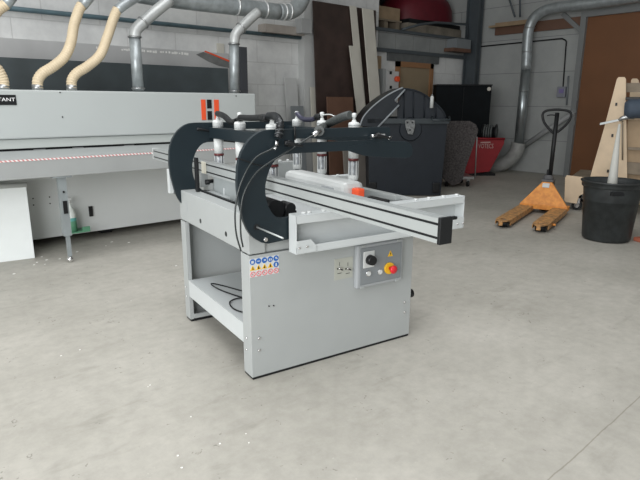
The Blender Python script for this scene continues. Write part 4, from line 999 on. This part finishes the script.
# red thing bottom right
c = wz(637, 241); b = B(); b.obox(c+Vector((.03, -.05, .02)), (.07, -.03, 0), (.02, .05, 0), (0, 0, .02), .008)
tag(b.build('terracotta_block', mat('terracotta', (.45, .14, .08), .7, noise=.2)), 'small terracotta block on the floor right of the bucket', 'block')

# ================================================================== plywood A-frame rack
nA = Vector((.95, .3, 0)).normalized(); eA = Vector((nA.y, -nA.x, 0))
QA = wz(577, 211.5)+nA*.03; QA = Vector((QA.x, QA.y, 0))
def aq(x, y, d=0):
    c = pl(x, y, nA, QA+nA*d); return ((c-QA).dot(eA), c.z)
def A3(s, z, d=0): return QA+eA*s+nA*d+Vector((0, 0, z))
ra = thing('panel_rack', 'birch plywood A-frame trolley rack with slanted uprights behind the bucket', 'rack', A3(.5, 0, .4))
def ap(pts, d, th, nm, m, par=ra): return B().plate([aq(x, y, d) for x, y in pts], [], QA+nA*d, eA, (0, 0, 1), nA, th).build(nm, m, par, bevel=.003)
up = ap([(616.8, 79), (618.5, 77), (624.5, 77), (626, 79), (626, 100), (627.5, 200), (586, 200), (588.5, 184), (592, 170), (604, 128)], .04, .03, 'upright', 'ply')
b = B()
for x, y in ((616.3, 104.3), (612.4, 135.5), (608, 171)):
    s, z = aq(x, y, .04); B().obox(A3(s, z, .036), eA*.010, nA*.006, (0, 0, .017)).build('slot_hole', 'black', up)
up2 = ap([(631, 80), (632.5, 78.5), (637, 78.5), (638.5, 80), (660, 160), (665, 205), (626, 205), (627, 140), (628, 115)], .75, .03, 'upright', 'ply')
bs_ = ap([(565, 178), (566.5, 175.3), (590, 178), (640, 184), (640, 197), (583, 194), (579, 196), (576.5, 203.8), (565.5, 202), (564.3, 199.5)], 0, .03, 'base_side', 'ply')
s, z = aq(584, 185.5, -.01)
b = B(); b.cyl(A3(s, z, .0), A3(s, z, -.012), .012, seg=8); b.build('base_hole', 'greywood', bs_)
s0, zt_ = aq(571, 176, 0); s1, _ = aq(650, 176, 0)
b = B(); b.obox(A3((s0+s1)/2, zt_-.02, .45), eA*(s1-s0)/2, nA*.42, (0, 0, .012)); b.build('base_deck', 'greywood', ra)
for (x0_, y0_, x1_, y1_, d) in ((626.5, 83, 650, 92, .1), (628, 147, 660, 151, .08), (627, 162, 660, 176, .08), (628, 120, 660, 196, .14)):
    s0, z1_ = aq(x0_, y0_, d); s1, z0_ = aq(x1_, y1_, d); m_ = 'greywood' if y1_ < 190 else mat('pale_ply', (.42, .30, .18), .6, noise=.15, nscale=7)
    b = B(); b.obox(A3((s0+s1)/2, (z0_+z1_)/2, d), eA*(s1-s0)/2, nA*.012, (0, 0, (z1_-z0_)/2)); b.build('cross_board', m_, ra)
s_c = aq(577, 204, .08)[0]
for s, dd in ((s_c, .08), (s_c, .75), (.95, .08)):
    c = A3(s, .06, dd); b = B(); b.cyl(c-nA*.02, c+nA*.02, .06, seg=20); w_ = b.build('caster', 'rubber', ra)
    b = B(); b.cyl(c-nA*.025, c+nA*.025, .028, seg=14); b.build('caster_hub', 'chrome', w_)
    b = B(); b.obox(c+Vector((0, 0, .055)), eA*.03, nA*.03, (0, 0, .03)); b.build('caster_fork', 'steel', w_)
# navy bundle and clamp
K = lambda x, y, d: (lambda q: A3(q[0], q[1], d))(aq(x, y, d))
b = B(); c0, c1 = K(624.5, 109, .0), K(662, 107, .0); rn = .112
pts = [c0.lerp(c1, t) for t in (0, .03, .1, .4, .7, 1)]
b.tube(pts, rn, 20, 4, rf=lambda t, L: min(1, .62+L*8)*(1+.03*math.sin(L*40)))
nb = thing('navy_roll', 'rolled dark blue bundle hanging in the plywood rack', 'roll', c0)
b.build('roll_body', 'navy', nb)
b = B(); b.obox(K(638, 98.5, -.02), eA*.12, nA*.03, (0, 0, .016), .004); b.build('roll_strap', 'rubber', nb)
cl_ = thing('metal_clamp', 'silver metal clamp blade sticking out left across the plywood upright', 'clamp', K(620, 120, -.02))
b = B(); p, q = K(600, 124, -.02), K(621, 119.5, -.02); d = (q-p)
b.obox((p+q)/2, d/2, nA*.008, Vector((0, 0, .012))); b.build('clamp_blade', 'alu', cl_)
b = B(); b.tube([K(619, 120.5, -.03), K(623, 118, -.03), K(629, 117, -.02), K(634, 118, -.0)], .022, 10, 4, rf=lambda t, L: .8+.5*math.sin(t*PI)); b.build('clamp_jaw', 'steel', cl_)
b = B(); b.cyl(K(622.5, 121, -.015), K(622.5, 160, -.005), .008); b.build('clamp_rod', 'greywood', cl_)

# ================================================================== white chips on the floor
chips = [(14, 274), (34, 265), (37, 262.5), (45, 264.5), (47, 260), (42, 257), (60, 259), (77, 252), (106, 246), (112, 242), (129, 242.5), (148, 387), (150, 385.5), (191, 417), (178, 456), (182, 468), (249, 443), (399, 292), (61, 356), (220, 444), (246, 434), (131, 301), (80, 350), (176, 266)]
for i, (x, y) in enumerate(chips):
    c = wz(x, y); b = B(); a = random.random()*6; s = .004+.005*random.random()
    if y > 300: s *= .36
    pts = [(c.x+s*(1+.5*random.random())*math.cos(a+k*1.26)*(1.8 if k % 2 else 1), c.y+s*(.8+.6*random.random())*math.sin(a+k*1.26)) for k in range(5)]
    b.add([(x_, y_, .0005) for x_, y_ in pts]+[(x_, y_, .003) for x_, y_ in pts], [(4, 3, 2, 1, 0), (5, 6, 7, 8, 9)]+[(k, (k+1) % 5, 5+(k+1) % 5, 5+k) for k in range(5)])
    near = 'among those scattered in front of the long machine' if y < 300 else ('near the bottom of the open floor left of the machine' if x < 300 else 'alone on the floor right of the control panel')
    tag(b.build('paper_chip', 'chips'), 'tiny white paper chip '+near, 'chip', 'white chips '+near)

# ================================================================== light
w = bpy.data.worlds.new('world'); bpy.context.scene.world = w; w.use_nodes = True
w.node_tree.nodes['Background'].inputs['Color'].default_value = (.96, .98, 1, 1); w.node_tree.nodes['Background'].inputs['Strength'].default_value = .40
def area(name, loc_, aim, sx, sy, power, col):
    l = bpy.data.lights.new(name, 'AREA'); l.shape = 'RECTANGLE'; l.size = sx; l.size_y = sy; l.energy = power; l.color = col
    o = bpy.data.objects.new(name, l); C.objects.link(o); o.location = loc_
    o.rotation_euler = (Vector(aim)-Vector(loc_)).to_track_quat('-Z', 'Y').to_euler(); return o
area('roof_light', (1.0, 1.9, 4.95), (1.0, 1.9, 0), 5.0, 5.4, 130, (.985, .99, 1)).data.spread = math.radians(135)
area('open_door_light', (-3.5, -.05, 2.0), (2.6, 4.0, .6), 5.0, 3.6, 300, (.985, .99, 1))
vs = bpy.context.scene.view_settings
vs.view_transform = 'Standard'; vs.look = 'None'; vs.gamma = 1; vs.use_curve_mapping = False; vs.exposure = .35
